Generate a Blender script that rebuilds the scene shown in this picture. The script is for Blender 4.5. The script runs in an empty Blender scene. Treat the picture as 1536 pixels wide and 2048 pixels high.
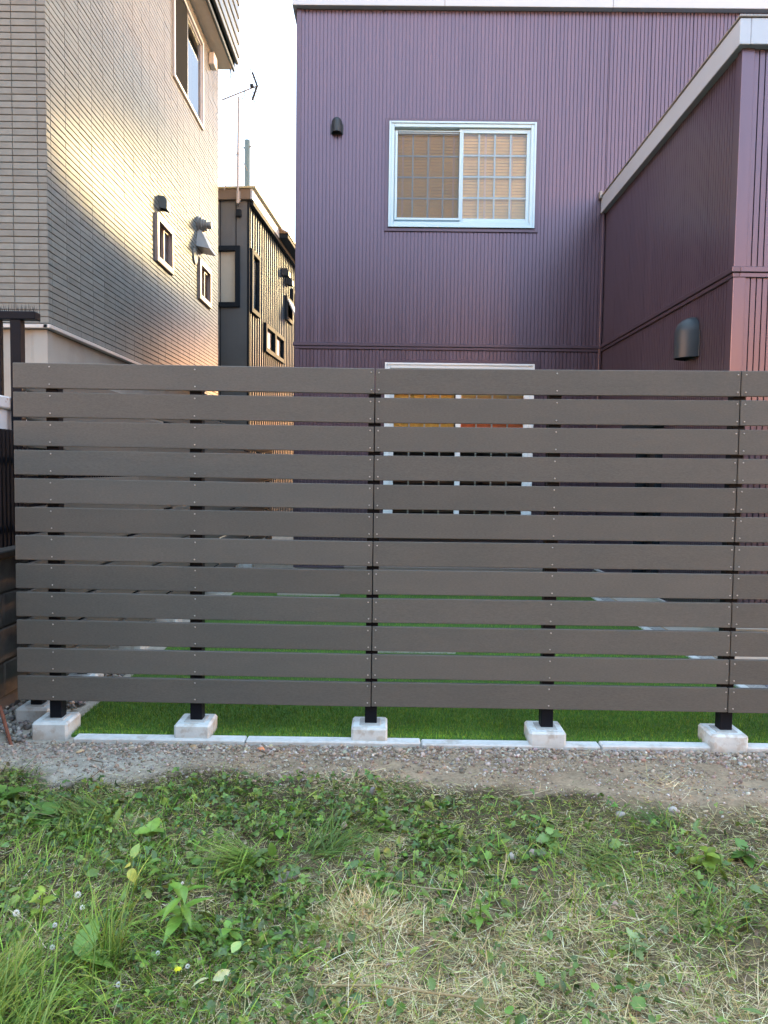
import bpy, math, random
import numpy as np
from mathutils import Matrix, Vector

random.seed(7)
rng = np.random.default_rng(7)
SC = bpy.context.scene
COL = SC.collection

# ------------------------------------------------------------------ camera
EYE = 1.35
PITCH, ROLL = math.radians(3.27), 0.0135
fwd = Vector((0, math.cos(PITCH), -math.sin(PITCH)))
up0 = Vector((0, math.sin(PITCH), math.cos(PITCH)))
r0 = Vector((1, 0, 0))
rgt = r0 * math.cos(ROLL) + up0 * math.sin(ROLL)
upv = up0 * math.cos(ROLL) - r0 * math.sin(ROLL)
cam = bpy.data.cameras.new('camera')
cam_o = bpy.data.objects.new('camera', cam)
COL.objects.link(cam_o)
M = Matrix.Identity(4)
for i in range(3):
    M[i][0], M[i][1], M[i][2] = rgt[i], upv[i], -fwd[i]
M[2][3] = EYE
cam_o.matrix_world = M
cam.sensor_fit = 'VERTICAL'
cam.sensor_height = 36
cam.lens = 36 * 1470 / 2048
cam.clip_start, cam.clip_end = 0.05, 2000
SC.camera = cam_o

# ------------------------------------------------------------------ sky, sun, exposure
SUN_AZ, SUN_EL = math.radians(25.5), math.radians(16)      # hazy low sun ahead, to the right, behind the houses
world = bpy.data.worlds.new('World')
SC.world = world
world.use_nodes = True
wn = world.node_tree
bg = wn.nodes['Background']
sky = wn.nodes.new('ShaderNodeTexSky')
sky.sky_type = 'NISHITA'
sky.sun_disc = False
sky.sun_elevation = SUN_EL
sky.sun_rotation = SUN_AZ
sky.air_density, sky.dust_density, sky.ozone_density = 1.0, 2.2, 1.0
sky_cap = wn.nodes.new('ShaderNodeVectorMath'); sky_cap.operation = 'MINIMUM'      # added cap on sky brightness, dims the glow round the sun
sky_cap.inputs[1].default_value = (.76, .94, 1.22)
wn.links.new(sky.outputs[0], sky_cap.inputs[0])
# evening band of warm light low over the whole horizon
wtc = wn.nodes.new('ShaderNodeTexCoord'); wsp = wn.nodes.new('ShaderNodeSeparateXYZ')
wn.links.new(wtc.outputs['Generated'], wsp.inputs[0])
wmr = wn.nodes.new('ShaderNodeMapRange'); wmr.interpolation_type = 'SMOOTHSTEP'
wmr.inputs['From Min'].default_value, wmr.inputs['From Max'].default_value = .04, .22
wmr.inputs['To Min'].default_value, wmr.inputs['To Max'].default_value = 1, 0
wn.links.new(wsp.outputs[2], wmr.inputs[0])
band = wn.nodes.new('ShaderNodeVectorMath'); band.operation = 'SCALE'
band.inputs[0].default_value = (8.4, 3.5, .50)
wn.links.new(wmr.outputs[0], band.inputs['Scale'])
wadd = wn.nodes.new('ShaderNodeVectorMath'); wadd.operation = 'ADD'
wn.links.new(sky_cap.outputs[0], wadd.inputs[0]); wn.links.new(band.outputs[0], wadd.inputs[1])
wn.links.new(wadd.outputs[0], bg.inputs[0])
bg.inputs[1].default_value = 0.15
sl = bpy.data.lights.new('sun', 'SUN')
sl.energy = 0.23
sl.angle = math.radians(12)
sl.color = (1.0, 0.74, 0.34)
sun_o = bpy.data.objects.new('sun', sl)
COL.objects.link(sun_o)
sd = Vector((math.sin(SUN_AZ) * math.cos(SUN_EL), math.cos(SUN_AZ) * math.cos(SUN_EL), math.sin(SUN_EL)))
sun_o.rotation_euler = sd.to_track_quat('Z', 'Y').to_euler()
sun_o.location = (6, 30, 25)
SC.view_settings.view_transform = 'Standard'
SC.view_settings.look = 'None'
SC.view_settings.gamma = 1
SC.view_settings.use_curve_mapping = False
SC.view_settings.exposure = 4.15
SC.cycles.max_bounces = 8
SC.cycles.transparent_max_bounces = 12

# ------------------------------------------------------------------ helpers
def tag(o, label=None, cat=None, group=None, kind=None):
    if label: o['label'] = label
    if cat: o['category'] = cat
    if group: o['group'] = group
    if kind: o['kind'] = kind
    return o

def empty(name, loc=(0, 0, 0), rz=0.0, label=None, cat=None, group=None):
    o = bpy.data.objects.new(name, None)
    COL.objects.link(o)
    o.location = loc
    o.rotation_euler = (0, 0, rz)
    o.empty_display_size = 0.1
    return tag(o, label, cat, group)

def link(name, me, parent=None, loc=None, rot=None):
    o = bpy.data.objects.new(name, me)
    COL.objects.link(o)
    if parent is not None: o.parent = parent
    if loc is not None: o.location = loc
    if rot is not None: o.rotation_euler = rot
    return o

class MB:
    def __init__(self): self.v = []; self.f = []
    def add(self, vs, fs):
        n = len(self.v)
        self.v += [tuple(p) for p in vs]
        self.f += [tuple(i + n for i in f) for f in fs]
        return self
    def box(self, a, b):
        x0, y0, z0 = a; x1, y1, z1 = b
        x0, x1 = min(x0, x1), max(x0, x1); y0, y1 = min(y0, y1), max(y0, y1); z0, z1 = min(z0, z1), max(z0, z1)
        return self.add([(x0, y0, z0), (x1, y0, z0), (x1, y1, z0), (x0, y1, z0), (x0, y0, z1), (x1, y0, z1), (x1, y1, z1), (x0, y1, z1)],
                        [(3, 2, 1, 0), (4, 5, 6, 7), (0, 1, 5, 4), (1, 2, 6, 5), (2, 3, 7, 6), (3, 0, 4, 7)])
    def cbox(self, a, b, c=0.002):
        """box with chamfered edges"""
        lo = [min(a[i], b[i]) for i in range(3)]; hi = [max(a[i], b[i]) for i in range(3)]
        c = min([c] + [(hi[i] - lo[i]) * .45 for i in range(3)])
        vs = []; idx = {}
        for sx in (0, 1):
            for sy in (0, 1):
                for sz in (0, 1):
                    s = (sx, sy, sz)
                    for ax in range(3):
                        p = []
                        for k in range(3):
                            base = hi[k] if s[k] else lo[k]
                            p.append(base if k == ax else base + (-c if s[k] else c))
                        idx[(s, ax)] = len(vs); vs.append(tuple(p))
        fs = []
        def orient(f):
            p = [Vector(vs[i]) for i in f]
            cen = sum(p, Vector()) / len(p)
            nn = (p[1] - p[0]).cross(p[2] - p[0])
            mid = Vector([(lo[i] + hi[i]) / 2 for i in range(3)])
            fs.append(tuple(f) if nn.dot(cen - mid) > 0 else tuple(reversed(f)))
        for ax in range(3):
            o1, o2 = [k for k in range(3) if k != ax]
            for sgn in (0, 1):
                q = []
                for (p1, p2) in ((0, 0), (1, 0), (1, 1), (0, 1)):
                    s = [0, 0, 0]; s[ax] = sgn; s[o1] = p1; s[o2] = p2
                    q.append(idx[(tuple(s), ax)])
                orient(q)
        for ax in range(3):
            o1, o2 = [k for k in range(3) if k != ax]
            for p1 in (0, 1):
                for p2 in (0, 1):
                    s0 = [0, 0, 0]; s0[o1] = p1; s0[o2] = p2; s1 = list(s0); s1[ax] = 1
                    orient([idx[(tuple(s0), o1)], idx[(tuple(s0), o2)], idx[(tuple(s1), o2)], idx[(tuple(s1), o1)]])
        for sx in (0, 1):
            for sy in (0, 1):
                for sz in (0, 1):
                    orient([idx[((sx, sy, sz), k)] for k in range(3)])
        return self.add(vs, fs)
    def tube(self, pts, r, n=8, cap=True):
        pts = [Vector(p) for p in pts]
        rs = r if isinstance(r, (list, tuple)) else [r] * len(pts)
        rings = []
        for i, p in enumerate(pts):
            d = (pts[min(i + 1, len(pts) - 1)] - pts[max(i - 1, 0)]).normalized()
            a = d.cross(Vector((0, 0, 1)) if abs(d.z) < .9 else Vector((1, 0, 0))).normalized()
            b = d.cross(a)
            rings.append([p + (a * math.cos(2 * math.pi * k / n) + b * math.sin(2 * math.pi * k / n)) * rs[i] for k in range(n)])
        vs = [v for rg in rings for v in rg]; fs = []
        for i in range(len(pts) - 1):
            for k in range(n):
                fs.append((i * n + (k + 1) % n, i * n + k, (i + 1) * n + k, (i + 1) * n + (k + 1) % n))
        if cap:
            fs.append(tuple(range(n))); fs.append(tuple((len(pts) - 1) * n + k for k in reversed(range(n))))
        return self.add(vs, fs)
    def lathe(self, prof, axis='x', o=(0, 0, 0), n=16):
        """prof: list of (along, radius)"""
        vs = []
        for (t, r) in prof:
            for k in range(n):
                c, s = math.cos(2 * math.pi * k / n) * r, math.sin(2 * math.pi * k / n) * r
                vs.append({'x': (o[0] + t, o[1] + c, o[2] + s), 'y': (o[0] + s, o[1] + t, o[2] + c), 'z': (o[0] + c, o[1] + s, o[2] + t)}[axis])
        fs = []
        for i in range(len(prof) - 1):
            for k in range(n):
                fs.append((i * n + k, i * n + (k + 1) % n, (i + 1) * n + (k + 1) % n, (i + 1) * n + k))
        fs.append(tuple(range(n))[::-1]); fs.append(tuple((len(prof) - 1) * n + k for k in range(n)))
        return self.add(vs, fs)
    def prism(self, prof, axis, a, b):
        """closed polygon prof (2D) extruded along axis from a to b; axis y: prof=(x,z); axis x: prof=(y,z); axis z: prof=(x,y)"""
        def mk(p, t):
            return {'y': (p[0], t, p[1]), 'x': (t, p[0], p[1]), 'z': (p[0], p[1], t)}[axis]
        n = len(prof)
        vs = [mk(p, a) for p in prof] + [mk(p, b) for p in prof]
        fs = [(i, (i + 1) % n, n + (i + 1) % n, n + i) for i in range(n)]
        fs.append(tuple(range(n))[::-1]); fs.append(tuple(range(n, 2 * n)))
        return self.add(vs, fs)
    def mesh(self, name, mat, smooth=False):
        me = bpy.data.meshes.new(name)
        me.from_pydata(self.v, [], self.f)
        if mat: me.materials.append(mat)
        if smooth: me.polygons.foreach_set('use_smooth', [True] * len(me.polygons))
        me.update()
        return me
    def build(self, name, mat, parent=None, loc=None, smooth=False, fix=True):
        me = self.mesh(name, mat, smooth)
        if fix:
            import bmesh
            bm = bmesh.new(); bm.from_mesh(me)
            bmesh.ops.recalc_face_normals(bm, faces=bm.faces)
            bm.to_mesh(me); bm.free()
        return link(name, me, parent, loc)

def np_mesh(name, verts, faces, mat, color=None, smooth=False):
    """fast mesh from arrays; faces (m,k); color (nverts,3)"""
    verts = np.asarray(verts, np.float32); faces = np.asarray(faces, np.int32)
    me = bpy.data.meshes.new(name)
    m, k = faces.shape
    me.vertices.add(len(verts)); me.vertices.foreach_set('co', verts.ravel())
    me.loops.add(m * k); me.loops.foreach_set('vertex_index', faces.ravel())
    me.polygons.add(m); me.polygons.foreach_set('loop_start', np.arange(0, m * k, k, dtype=np.int32))
    try: me.polygons.foreach_set('loop_total', np.full(m, k, np.int32))
    except Exception: pass
    if smooth: me.polygons.foreach_set('use_smooth', np.ones(m, bool))
    me.update(calc_edges=True)
    if color is not None:
        at = me.color_attributes.new('tint', 'FLOAT_COLOR', 'POINT')
        c = np.ones((len(verts), 4), np.float32); c[:, :3] = color
        at.data.foreach_set('color', c.ravel())
    if mat: me.materials.append(mat)
    return me

def vnoise(x, y, seed=0):
    x = np.asarray(x, float); y = np.asarray(y, float)
    xi = np.floor(x).astype(np.int64); yi = np.floor(y).astype(np.int64)
    xf, yf = x - xi, y - yi
    def h(a, b):
        n = (a * 374761393 + b * 668265263 + seed * 974711) & 0xffffffff
        n = ((n ^ (n >> 13)) * 1274126177) & 0xffffffff
        return ((n ^ (n >> 16)) & 0xffff) / 65535.0
    u, v = xf * xf * (3 - 2 * xf), yf * yf * (3 - 2 * yf)
    return (h(xi, yi) * (1 - u) + h(xi + 1, yi) * u) * (1 - v) + (h(xi, yi + 1) * (1 - u) + h(xi + 1, yi + 1) * u) * v

def fbm(x, y, oct=4, seed=0):
    s = 0; a = .5; t = 0
    for o in range(oct):
        s = s + a * vnoise(np.asarray(x) * 2 ** o, np.asarray(y) * 2 ** o, seed + o * 17); t += a; a *= .5
    return s / t

# ------------------------------------------------------------------ materials
def mat(name, color, rough=.6, metal=0.0, spec=.5, var=0.0, vscale=8.0, stretch=(1, 1, 1), bump=0.0, bscale=60.0,
        color2=None, c2scale=3.0, c2thr=(.45, .65), rvar=0.0, trans=0.0, perobj=0.0, attr=False, bdist=.002, dirtz=None):
    m = bpy.data.materials.new(name)
    m.use_nodes = True
    nt = m.node_tree; N = nt.nodes; L = nt.links
    p = N['Principled BSDF']; out = N['Material Output']
    p.inputs['Roughness'].default_value = rough
    p.inputs['Metallic'].default_value = metal
    p.inputs['Specular IOR Level'].default_value = spec
    tc = N.new('ShaderNodeTexCoord'); mp = N.new('ShaderNodeMapping')
    mp.inputs['Scale'].default_value = stretch
    L.new(tc.outputs['Object'], mp.inputs[0])
    vec = mp.outputs[0]
    oi = None
    if perobj > 0:
        oi = N.new('ShaderNodeObjectInfo')
        ad = N.new('ShaderNodeVectorMath'); ad.operation = 'ADD'
        sc = N.new('ShaderNodeVectorMath'); sc.operation = 'SCALE'
        cx = N.new('ShaderNodeCombineXYZ')
        for k in range(3): L.new(oi.outputs['Random'], cx.inputs[k])
        L.new(cx.outputs[0], sc.inputs[0]); sc.inputs['Scale'].default_value = 37.0
        L.new(vec, ad.inputs[0]); L.new(sc.outputs[0], ad.inputs[1]); vec = ad.outputs[0]
    if attr:
        at = N.new('ShaderNodeAttribute'); at.attribute_name = 'tint'
        cs = at.outputs['Color']
    else:
        rgb = N.new('ShaderNodeRGB'); rgb.outputs[0].default_value = (*color, 1); cs = rgb.outputs[0]
    if color2:
        nz = N.new('ShaderNodeTexNoise'); nz.inputs['Scale'].default_value = c2scale; nz.inputs['Detail'].default_value = 6
        nz.inputs['Roughness'].default_value = .62
        L.new(vec, nz.inputs['Vector'])
        mr = N.new('ShaderNodeMapRange'); mr.inputs['From Min'].default_value, mr.inputs['From Max'].default_value = c2thr
        L.new(nz.outputs[0], mr.inputs[0])
        mx = N.new('ShaderNodeMix'); mx.data_type = 'RGBA'
        L.new(mr.outputs[0], mx.inputs[0]); L.new(cs, mx.inputs[6]); mx.inputs[7].default_value = (*color2, 1); cs = mx.outputs[2]
    if var > 0:
        nz = N.new('ShaderNodeTexNoise'); nz.inputs['Scale'].default_value = vscale; nz.inputs['Detail'].default_value = 8
        nz.inputs['Roughness'].default_value = .65
        L.new(vec, nz.inputs['Vector'])
        mr = N.new('ShaderNodeMapRange'); mr.inputs['From Min'].default_value, mr.inputs['From Max'].default_value = .3, .7
        mr.inputs['To Min'].default_value, mr.inputs['To Max'].default_value = 1 - var, 1 + var
        L.new(nz.outputs[0], mr.inputs[0])
        vm = N.new('ShaderNodeVectorMath'); vm.operation = 'SCALE'
        L.new(cs, vm.inputs[0]); L.new(mr.outputs[0], vm.inputs['Scale']); cs = vm.outputs[0]
        if rvar > 0:
            m2 = N.new('ShaderNodeMapRange'); m2.inputs['From Min'].default_value, m2.inputs['From Max'].default_value = .3, .7
            m2.inputs['To Min'].default_value, m2.inputs['To Max'].default_value = max(.02, rough - rvar), rough + rvar
            L.new(nz.outputs[0], m2.inputs[0]); L.new(m2.outputs[0], p.inputs['Roughness'])
    if perobj > 0:
        mr = N.new('ShaderNodeMapRange')
        mr.inputs['To Min'].default_value, mr.inputs['To Max'].default_value = 1 - perobj, 1 + perobj
        L.new(oi.outputs['Random'], mr.inputs[0])
        vm = N.new('ShaderNodeVectorMath'); vm.operation = 'SCALE'
        L.new(cs, vm.inputs[0]); L.new(mr.outputs[0], vm.inputs['Scale']); cs = vm.outputs[0]
    if dirtz:
        sp = N.new('ShaderNodeSeparateXYZ'); L.new(tc.outputs['Object'], sp.inputs[0])
        nz = N.new('ShaderNodeTexNoise'); nz.inputs['Scale'].default_value = 28; nz.inputs['Detail'].default_value = 6
        L.new(vec, nz.inputs['Vector'])
        ma = N.new('ShaderNodeMath'); ma.operation = 'MULTIPLY_ADD'; ma.inputs[1].default_value = -.07
        L.new(nz.outputs[0], ma.inputs[0]); L.new(sp.outputs[2], ma.inputs[2])
        mr = N.new('ShaderNodeMapRange'); mr.inputs['From Min'].default_value, mr.inputs['From Max'].default_value = dirtz
        mr.inputs['To Min'].default_value, mr.inputs['To Max'].default_value = .5, 0
        L.new(ma.outputs[0], mr.inputs[0])
        mx = N.new('ShaderNodeMix'); mx.data_type = 'RGBA'
        L.new(mr.outputs[0], mx.inputs[0]); L.new(cs, mx.inputs[6]); mx.inputs[7].default_value = (.30, .24, .18, 1); cs = mx.outputs[2]
    L.new(cs, p.inputs['Base Color'])
    if bump > 0:
        nz = N.new('ShaderNodeTexNoise'); nz.inputs['Scale'].default_value = bscale; nz.inputs['Detail'].default_value = 6
        L.new(vec, nz.inputs['Vector'])
        bp = N.new('ShaderNodeBump'); bp.inputs['Strength'].default_value = bump; bp.inputs['Distance'].default_value = bdist
        L.new(nz.outputs[0], bp.inputs['Height']); L.new(bp.outputs[0], p.inputs['Normal'])
    if trans > 0:
        tr = N.new('ShaderNodeBsdfTranslucent'); L.new(cs, tr.inputs[0])
        ms = N.new('ShaderNodeMixShader'); ms.inputs[0].default_value = trans
        L.new(p.outputs[0], ms.inputs[1]); L.new(tr.outputs[0], ms.inputs[2]); L.new(ms.outputs[0], out.inputs[0])
    return m

def glass_mat(name, tint=(.9, .95, .95), rough=.01, screen=None):
    m = bpy.data.materials.new(name); m.use_nodes = True
    nt = m.node_tree; N = nt.nodes; L = nt.links
    out = N['Material Output']; N.remove(N['Principled BSDF'])
    t = N.new('ShaderNodeBsdfTransparent'); t.inputs[0].default_value = (*tint, 1)
    if screen:
        g = N.new('ShaderNodeBsdfDiffuse'); g.inputs[0].default_value = (*screen[0], 1)
        ms = N.new('ShaderNodeMixShader'); ms.inputs[0].default_value = screen[1]
    else:
        g = N.new('ShaderNodeBsdfGlossy'); g.inputs['Roughness'].default_value = rough
        ms = N.new('ShaderNodeMixShader')
        fr = N.new('ShaderNodeFresnel'); fr.inputs[0].default_value = 1.75
        geo = N.new('ShaderNodeNewGeometry')
        mu = N.new('ShaderNodeMath'); mu.operation = 'ADD'; mu.use_clamp = True; mu.inputs[1].default_value = .03
        nz = N.new('ShaderNodeTexNoise'); nz.inputs['Scale'].default_value = 1.2
        tc = N.new('ShaderNodeTexCoord'); L.new(tc.outputs['Object'], nz.inputs['Vector'])
        bp = N.new('ShaderNodeBump'); bp.inputs['Strength'].default_value = .25; bp.inputs['Distance'].default_value = .01
        L.new(nz.outputs[0], bp.inputs['Height']); L.new(bp.outputs[0], g.inputs['Normal'])
        L.new(fr.outputs[0], mu.inputs[0]); L.new(mu.outputs[0], ms.inputs[0])
    L.new(t.outputs[0], ms.inputs[1]); L.new(g.outputs[0], ms.inputs[2]); L.new(ms.outputs[0], out.inputs[0])
    return m

PURPLE = mat('purple_metal', (.130, .101, .132), rough=.33, metal=.74, spec=.5, var=.09, vscale=1.2, stretch=(9, 9, .5), rvar=.05, bump=.05, bscale=3, bdist=.004)
PURPLE_TRIM = mat('purple_trim', (.107, .083, .107), rough=.33, metal=.72, var=.05)
FASCIA = mat('pale_fascia', (.36, .43, .49), rough=.4, metal=.2, var=.04, vscale=3)
ALU = mat('pale_aluminium', (.42, .57, .63), rough=.35, metal=.25, var=.03)
ALU_GREY = mat('grey_aluminium', (.42, .43, .43), rough=.35, metal=.4, var=.05)
GLASS = glass_mat('window_glass', (.97, .98, .97))
SCREEN = glass_mat('screen_mesh', (.9, .9, .9), screen=((.16, .14, .11), .36))
BLIND = mat('tan_blind', (1, .75, .28), rough=.5, var=.1, vscale=3)
BLIND_TAPE = mat('blind_tape', (.82, .66, .45), rough=.8)
DARK = mat('dark_interior', (.02, .02, .02), rough=.9)
REFLECT_GOLD = mat('reflected_gold', (1, .62, .12), rough=.8, color2=(.3, .26, .03), c2scale=14, c2thr=(.55, .62))  # golden sky and leaf shapes mirrored in the pane, put into the colour
REFLECT_RED = mat('reflected_orange', (1, .20, .05), rough=.6, var=.1)  # orange-red evening reflection put into the colour
BOARD = mat('composite_board', (.117, .113, .103), rough=.62, spec=.3, var=.16, vscale=2.6, stretch=(28, 110, 110), bump=.35, bscale=2.6, perobj=.10, bdist=.0012, color2=(.107, .106, .098), c2scale=.12, c2thr=(.35, .6))
POST = mat('black_post', (.007, .009, .014), rough=.5, spec=.12, var=.2, bump=.08)
STEEL = mat('stainless_screw', (.42, .41, .39), rough=.4, metal=.9)
CONC = mat('cast_concrete', (.57, .62, .62), dirtz=(-.04, .006), rough=.85, var=.12, vscale=14, bump=.5, bscale=90, color2=(.46, .46, .43), c2scale=16, c2thr=(.5, .6), perobj=.06)
KERB = mat('kerb_concrete', (.55, .57, .56), dirtz=(-.05, -.012), rough=.85, var=.1, vscale=20, bump=.4, bscale=120, perobj=.04, color2=(.40, .38, .34), c2scale=9, c2thr=(.58, .7))
BLOCKW = mat('concrete_block', (.13, .125, .12), rough=.9, var=.35, vscale=6, bump=.6, bscale=60, color2=(.17, .12, .06), c2scale=4, c2thr=(.55, .75), perobj=.12)
MORTAR = mat('mortar', (.10, .095, .09), rough=.95, var=.2)
TILE = mat('beige_tile', (.215, .228, .212), rough=.21, spec=.042, var=.10, vscale=9, bump=.2, bscale=40, perobj=.05, bdist=.0015, color2=(.19, .194, .178), c2scale=1.3, c2thr=(.42, .65))
GROUT = mat('tile_joint', (.20, .195, .175), rough=.85)
FOUND = mat('painted_foundation', (.33, .33, .30), rough=.8, var=.07, vscale=2.5, bump=.25, bscale=50, color2=(.29, .265, .225), c2scale=2, c2thr=(.5, .75))
FOUND2 = mat('grey_foundation', (.60, .59, .55), rough=.85, var=.1, vscale=5, bump=.3)
WHITE_TRIM = mat('white_flashing', (.46, .46, .44), rough=.45, var=.05)
SOFFIT = mat('beige_soffit', (.55, .48, .38), rough=.7, var=.05)
DARKRIB = mat('dark_ribbed_metal', (.045, .055, .06), rough=.32, metal=.4, var=.1)
BRONZE = mat('bronze_frame', (.33, .27, .25), rough=.4, metal=.3)
HOODM = mat('dark_hood_metal', (.020, .032, .042), rough=.42, spec=.35, var=.1)
CHAR_F = mat('charcoal_fine_rib', (.115, .138, .158), rough=.38, metal=.35, var=.12, vscale=.8, rvar=.05)
CHAR_S = mat('charcoal_seam', (.026, .048, .072), rough=.38, spec=.25, metal=.15, var=.1, vscale=2, rvar=.06)
CHAR_T = mat('charcoal_trim', (.011, .017, .024), rough=.6, spec=.08)
BROWN_T = mat('brown_fascia', (.13, .11, .09), rough=.4, metal=.3, var=.08)
SHADE = mat('roller_shade', (.52, .52, .46), rough=.8, var=.03)
GALV = mat('galvanised', (.24, .24, .23), rough=.45, metal=.4, var=.1)
POLEG = mat('green_grey_pole', (.10, .14, .13), rough=.6, var=.08)
SHEDW = mat('white_steel', (.55, .60, .64), rough=.4, color2=(.22, .10, .05), c2scale=5, c2thr=(.66, .72), var=.05)
DECK = mat('deck_board', (.17, .135, .115), rough=.6, var=.12, vscale=4, stretch=(2, 20, 20), bump=.3, bscale=8, perobj=.06)
STEPM = mat('pale_step', (.42, .38, .34), rough=.7, var=.1, bump=.3)
RUST = mat('rusty_iron', (.16, .06, .035), rough=.8, var=.3, vscale=30, bump=.4)
FARB = mat('far_render', (.42, .46, .42), rough=.9)
BROWNW = mat('brown_siding', (.10, .07, .055), rough=.7)
TINT_GRASS = mat('grass_blade', (1, 1, 1), rough=.5, spec=.35, attr=True, trans=.22)
TINT_LEAF = mat('weed_leaf', (1, 1, 1), rough=.4, spec=.5, attr=True, trans=.15, var=.18, vscale=60)
TINT_DRY = mat('dry_stalk', (1, 1, 1), rough=.8, spec=.2, attr=True)
TINT_STONE = mat('stone', (1, 1, 1), rough=.85, spec=.3, attr=True, var=.18, vscale=70, bump=.3, bscale=150)
SOIL = mat('soil', (1, 1, 1), rough=.95, spec=.15, attr=True, var=.28, vscale=55, bump=.7, bscale=130, bdist=.004)
TURFB = mat('turf_backing', (.05, .13, .014), rough=.9, var=.2)

# ------------------------------------------------------------------ ground
def grass_line(x):
    return np.interp(x, [-2.4, -1.7, -.9, 0, .7, 1.5, 2.4], [3.27, 3.22, 3.12, 3.10, 3.03, 2.87, 2.80])
def spot(x, y, cx, cy, rx, ry):
    return np.exp(-(((x - cx) / rx) ** 2 + ((y - cy) / ry) ** 2))
def straw_map(x, y):
    s = .9 * spot(x, y, -.05, 2.13, .13, .09) + .95 * spot(x, y, .05, 1.78, .42, .16) + .8 * spot(x, y, -.92, 2.70, .12, .07) \
        + .7 * spot(x, y, 1.35, 2.86, .5, .1) + .6 * spot(x, y, -.1, 3.02, .28, .05) + .6 * spot(x, y, .9, 1.75, .3, .14) + .45 * spot(x, y, .75, 2.15, .9, .3) \
        + .4 * spot(x, y, .25, 2.02, .3, .12) + .5 * spot(x, y, -1.02, 2.05, .08, .1)
    return np.clip(s + .5 * (fbm(x * 5, y * 5, 3, 91) - .45), 0, 1)
def lush_map(x, y):
    s = 1.0 * spot(x, y, -.75, 1.75, .42, .28) + .45 * spot(x, y, -.65, 2.3, .6, .5) + .3 * spot(x, y, -1.3, 2.7, .5, .35) + .2 * spot(x, y, .9, 2.35, .6, .4)
    return np.clip(s, 0, 1)
def gz(x, y):
    """ground height"""
    x = np.asarray(x, float); y = np.asarray(y, float)
    gl = grass_line(x)
    w = np.clip((3.44 - y) / .12, 0, 1) * np.clip((3.0 - np.abs(x)) / .4, 0, 1) * np.clip((y - .6) / .5, 0, 1)
    h = .045 * (fbm(x * 2.3, y * 2.3, 4, 3) - .5) + .016 * (fbm(x * 14, y * 14, 3, 5) - .5)
    h = h + .010 * (fbm(x * 45, y * 45, 2, 8) - .5) * np.clip((y - gl + .15) / .2, 0, 1)
    return h * w - .008 * (1 - w) * (y < 3.4)

def axis(fine0, fine1, step, far):
    a = list(np.arange(fine0, fine1 + 1e-6, step))
    d = step; p = a[-1]; hi = []
    while p < far:
        d *= 1.45; p += d; hi.append(p)
    d = step; p = a[0]; lo = []
    while p > -far:
        d *= 1.45; p -= d; lo.append(p)
    return np.array(lo[::-1] + a + hi)
gx, gy = axis(-2.3, 2.3, .0125, 400), axis(1.2, 3.55, .0125, 400)
GX, GY = np.meshgrid(gx, gy)
GZ = gz(GX, GY)
gl = grass_line(GX) + .46 * (fbm(GX * 3.6, GY * 3.6, 4, 21) - .5)
bare = np.clip((GY - gl + .05) / .12, 0, 1)[..., None]
n1 = fbm(GX * 7, GY * 7, 5, 40)[..., None]; n2 = fbm(GX * 30, GY * 30, 3, 44)[..., None]
leftgrey = np.clip((-.75 - GX) / .5 + (GY - 3.2) * 1.5, 0, 1)[..., None]
c_dirt = np.array([.33, .245, .165]) * (.72 + .55 * n1) * (.85 + .3 * n2)
c_grey = np.array([.41, .365, .30]) * (.75 + .5 * n2)
c_bare = c_dirt * (1 - leftgrey) + c_grey * leftgrey
c_soil = np.array([.085, .062, .038]) * (.6 + .8 * n1)
c_dry = np.array([.30, .23, .13]) * (.7 + .6 * n2)
st = straw_map(GX, GY)[..., None]
c_soil = c_soil * (1 - .7 * st) + c_dry * .7 * st
far = np.clip((np.abs(GX) - 3) / 2, 0, 1)[..., None] + np.clip((1.0 - GY) / 1, 0, 1)[..., None]
gc = c_soil * (1 - bare) + c_bare * bare
gc = gc * (1 - np.clip(far, 0, 1)) + np.array([.13, .12, .085]) * np.clip(far, 0, 1)
nx, ny = len(gx), len(gy)
ii = np.arange(nx * ny).reshape(ny, nx)
quads = np.stack([ii[:-1, :-1], ii[:-1, 1:], ii[1:, 1:], ii[1:, :-1]], -1).reshape(-1, 4)
g = link('ground', np_mesh('ground', np.stack([GX, GY, GZ], -1).reshape(-1, 3), quads, SOIL, gc.reshape(-1, 3), smooth=True))
tag(g, kind='structure')

# garden turf base, paving strip beside the wing
TURF_X0, TURF_X1, TURF_Y0, TURF_Y1 = -1.60, 2.24, 3.592, 8.05
o = MB().box((TURF_X0, TURF_Y0, -.02), (TURF_X1, TURF_Y1, .012)).box((TURF_X1, TURF_Y0, -.02), (4.6, 4.44, .0115)).build('turf_base', TURFB)
tag(o, kind='structure')
o = MB().box((2.30, 4.49, -.05), (2.42, 8.4, .02)).box((-2.0, 8.055, -.05), (2.42, 8.52, .006)).build('gravel_strip', mat('gravel_bed', (.30, .30, .29), rough=.9, var=.45, vscale=45, bump=.9, bscale=60, bdist=.01))
tag(o, kind='structure')
o = MB().box((2.4, 4.52, -.05), (5.2, 5.2, .004)).build('gravel_bed', bpy.data.materials['gravel_bed']); tag(o, kind='structure')

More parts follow.
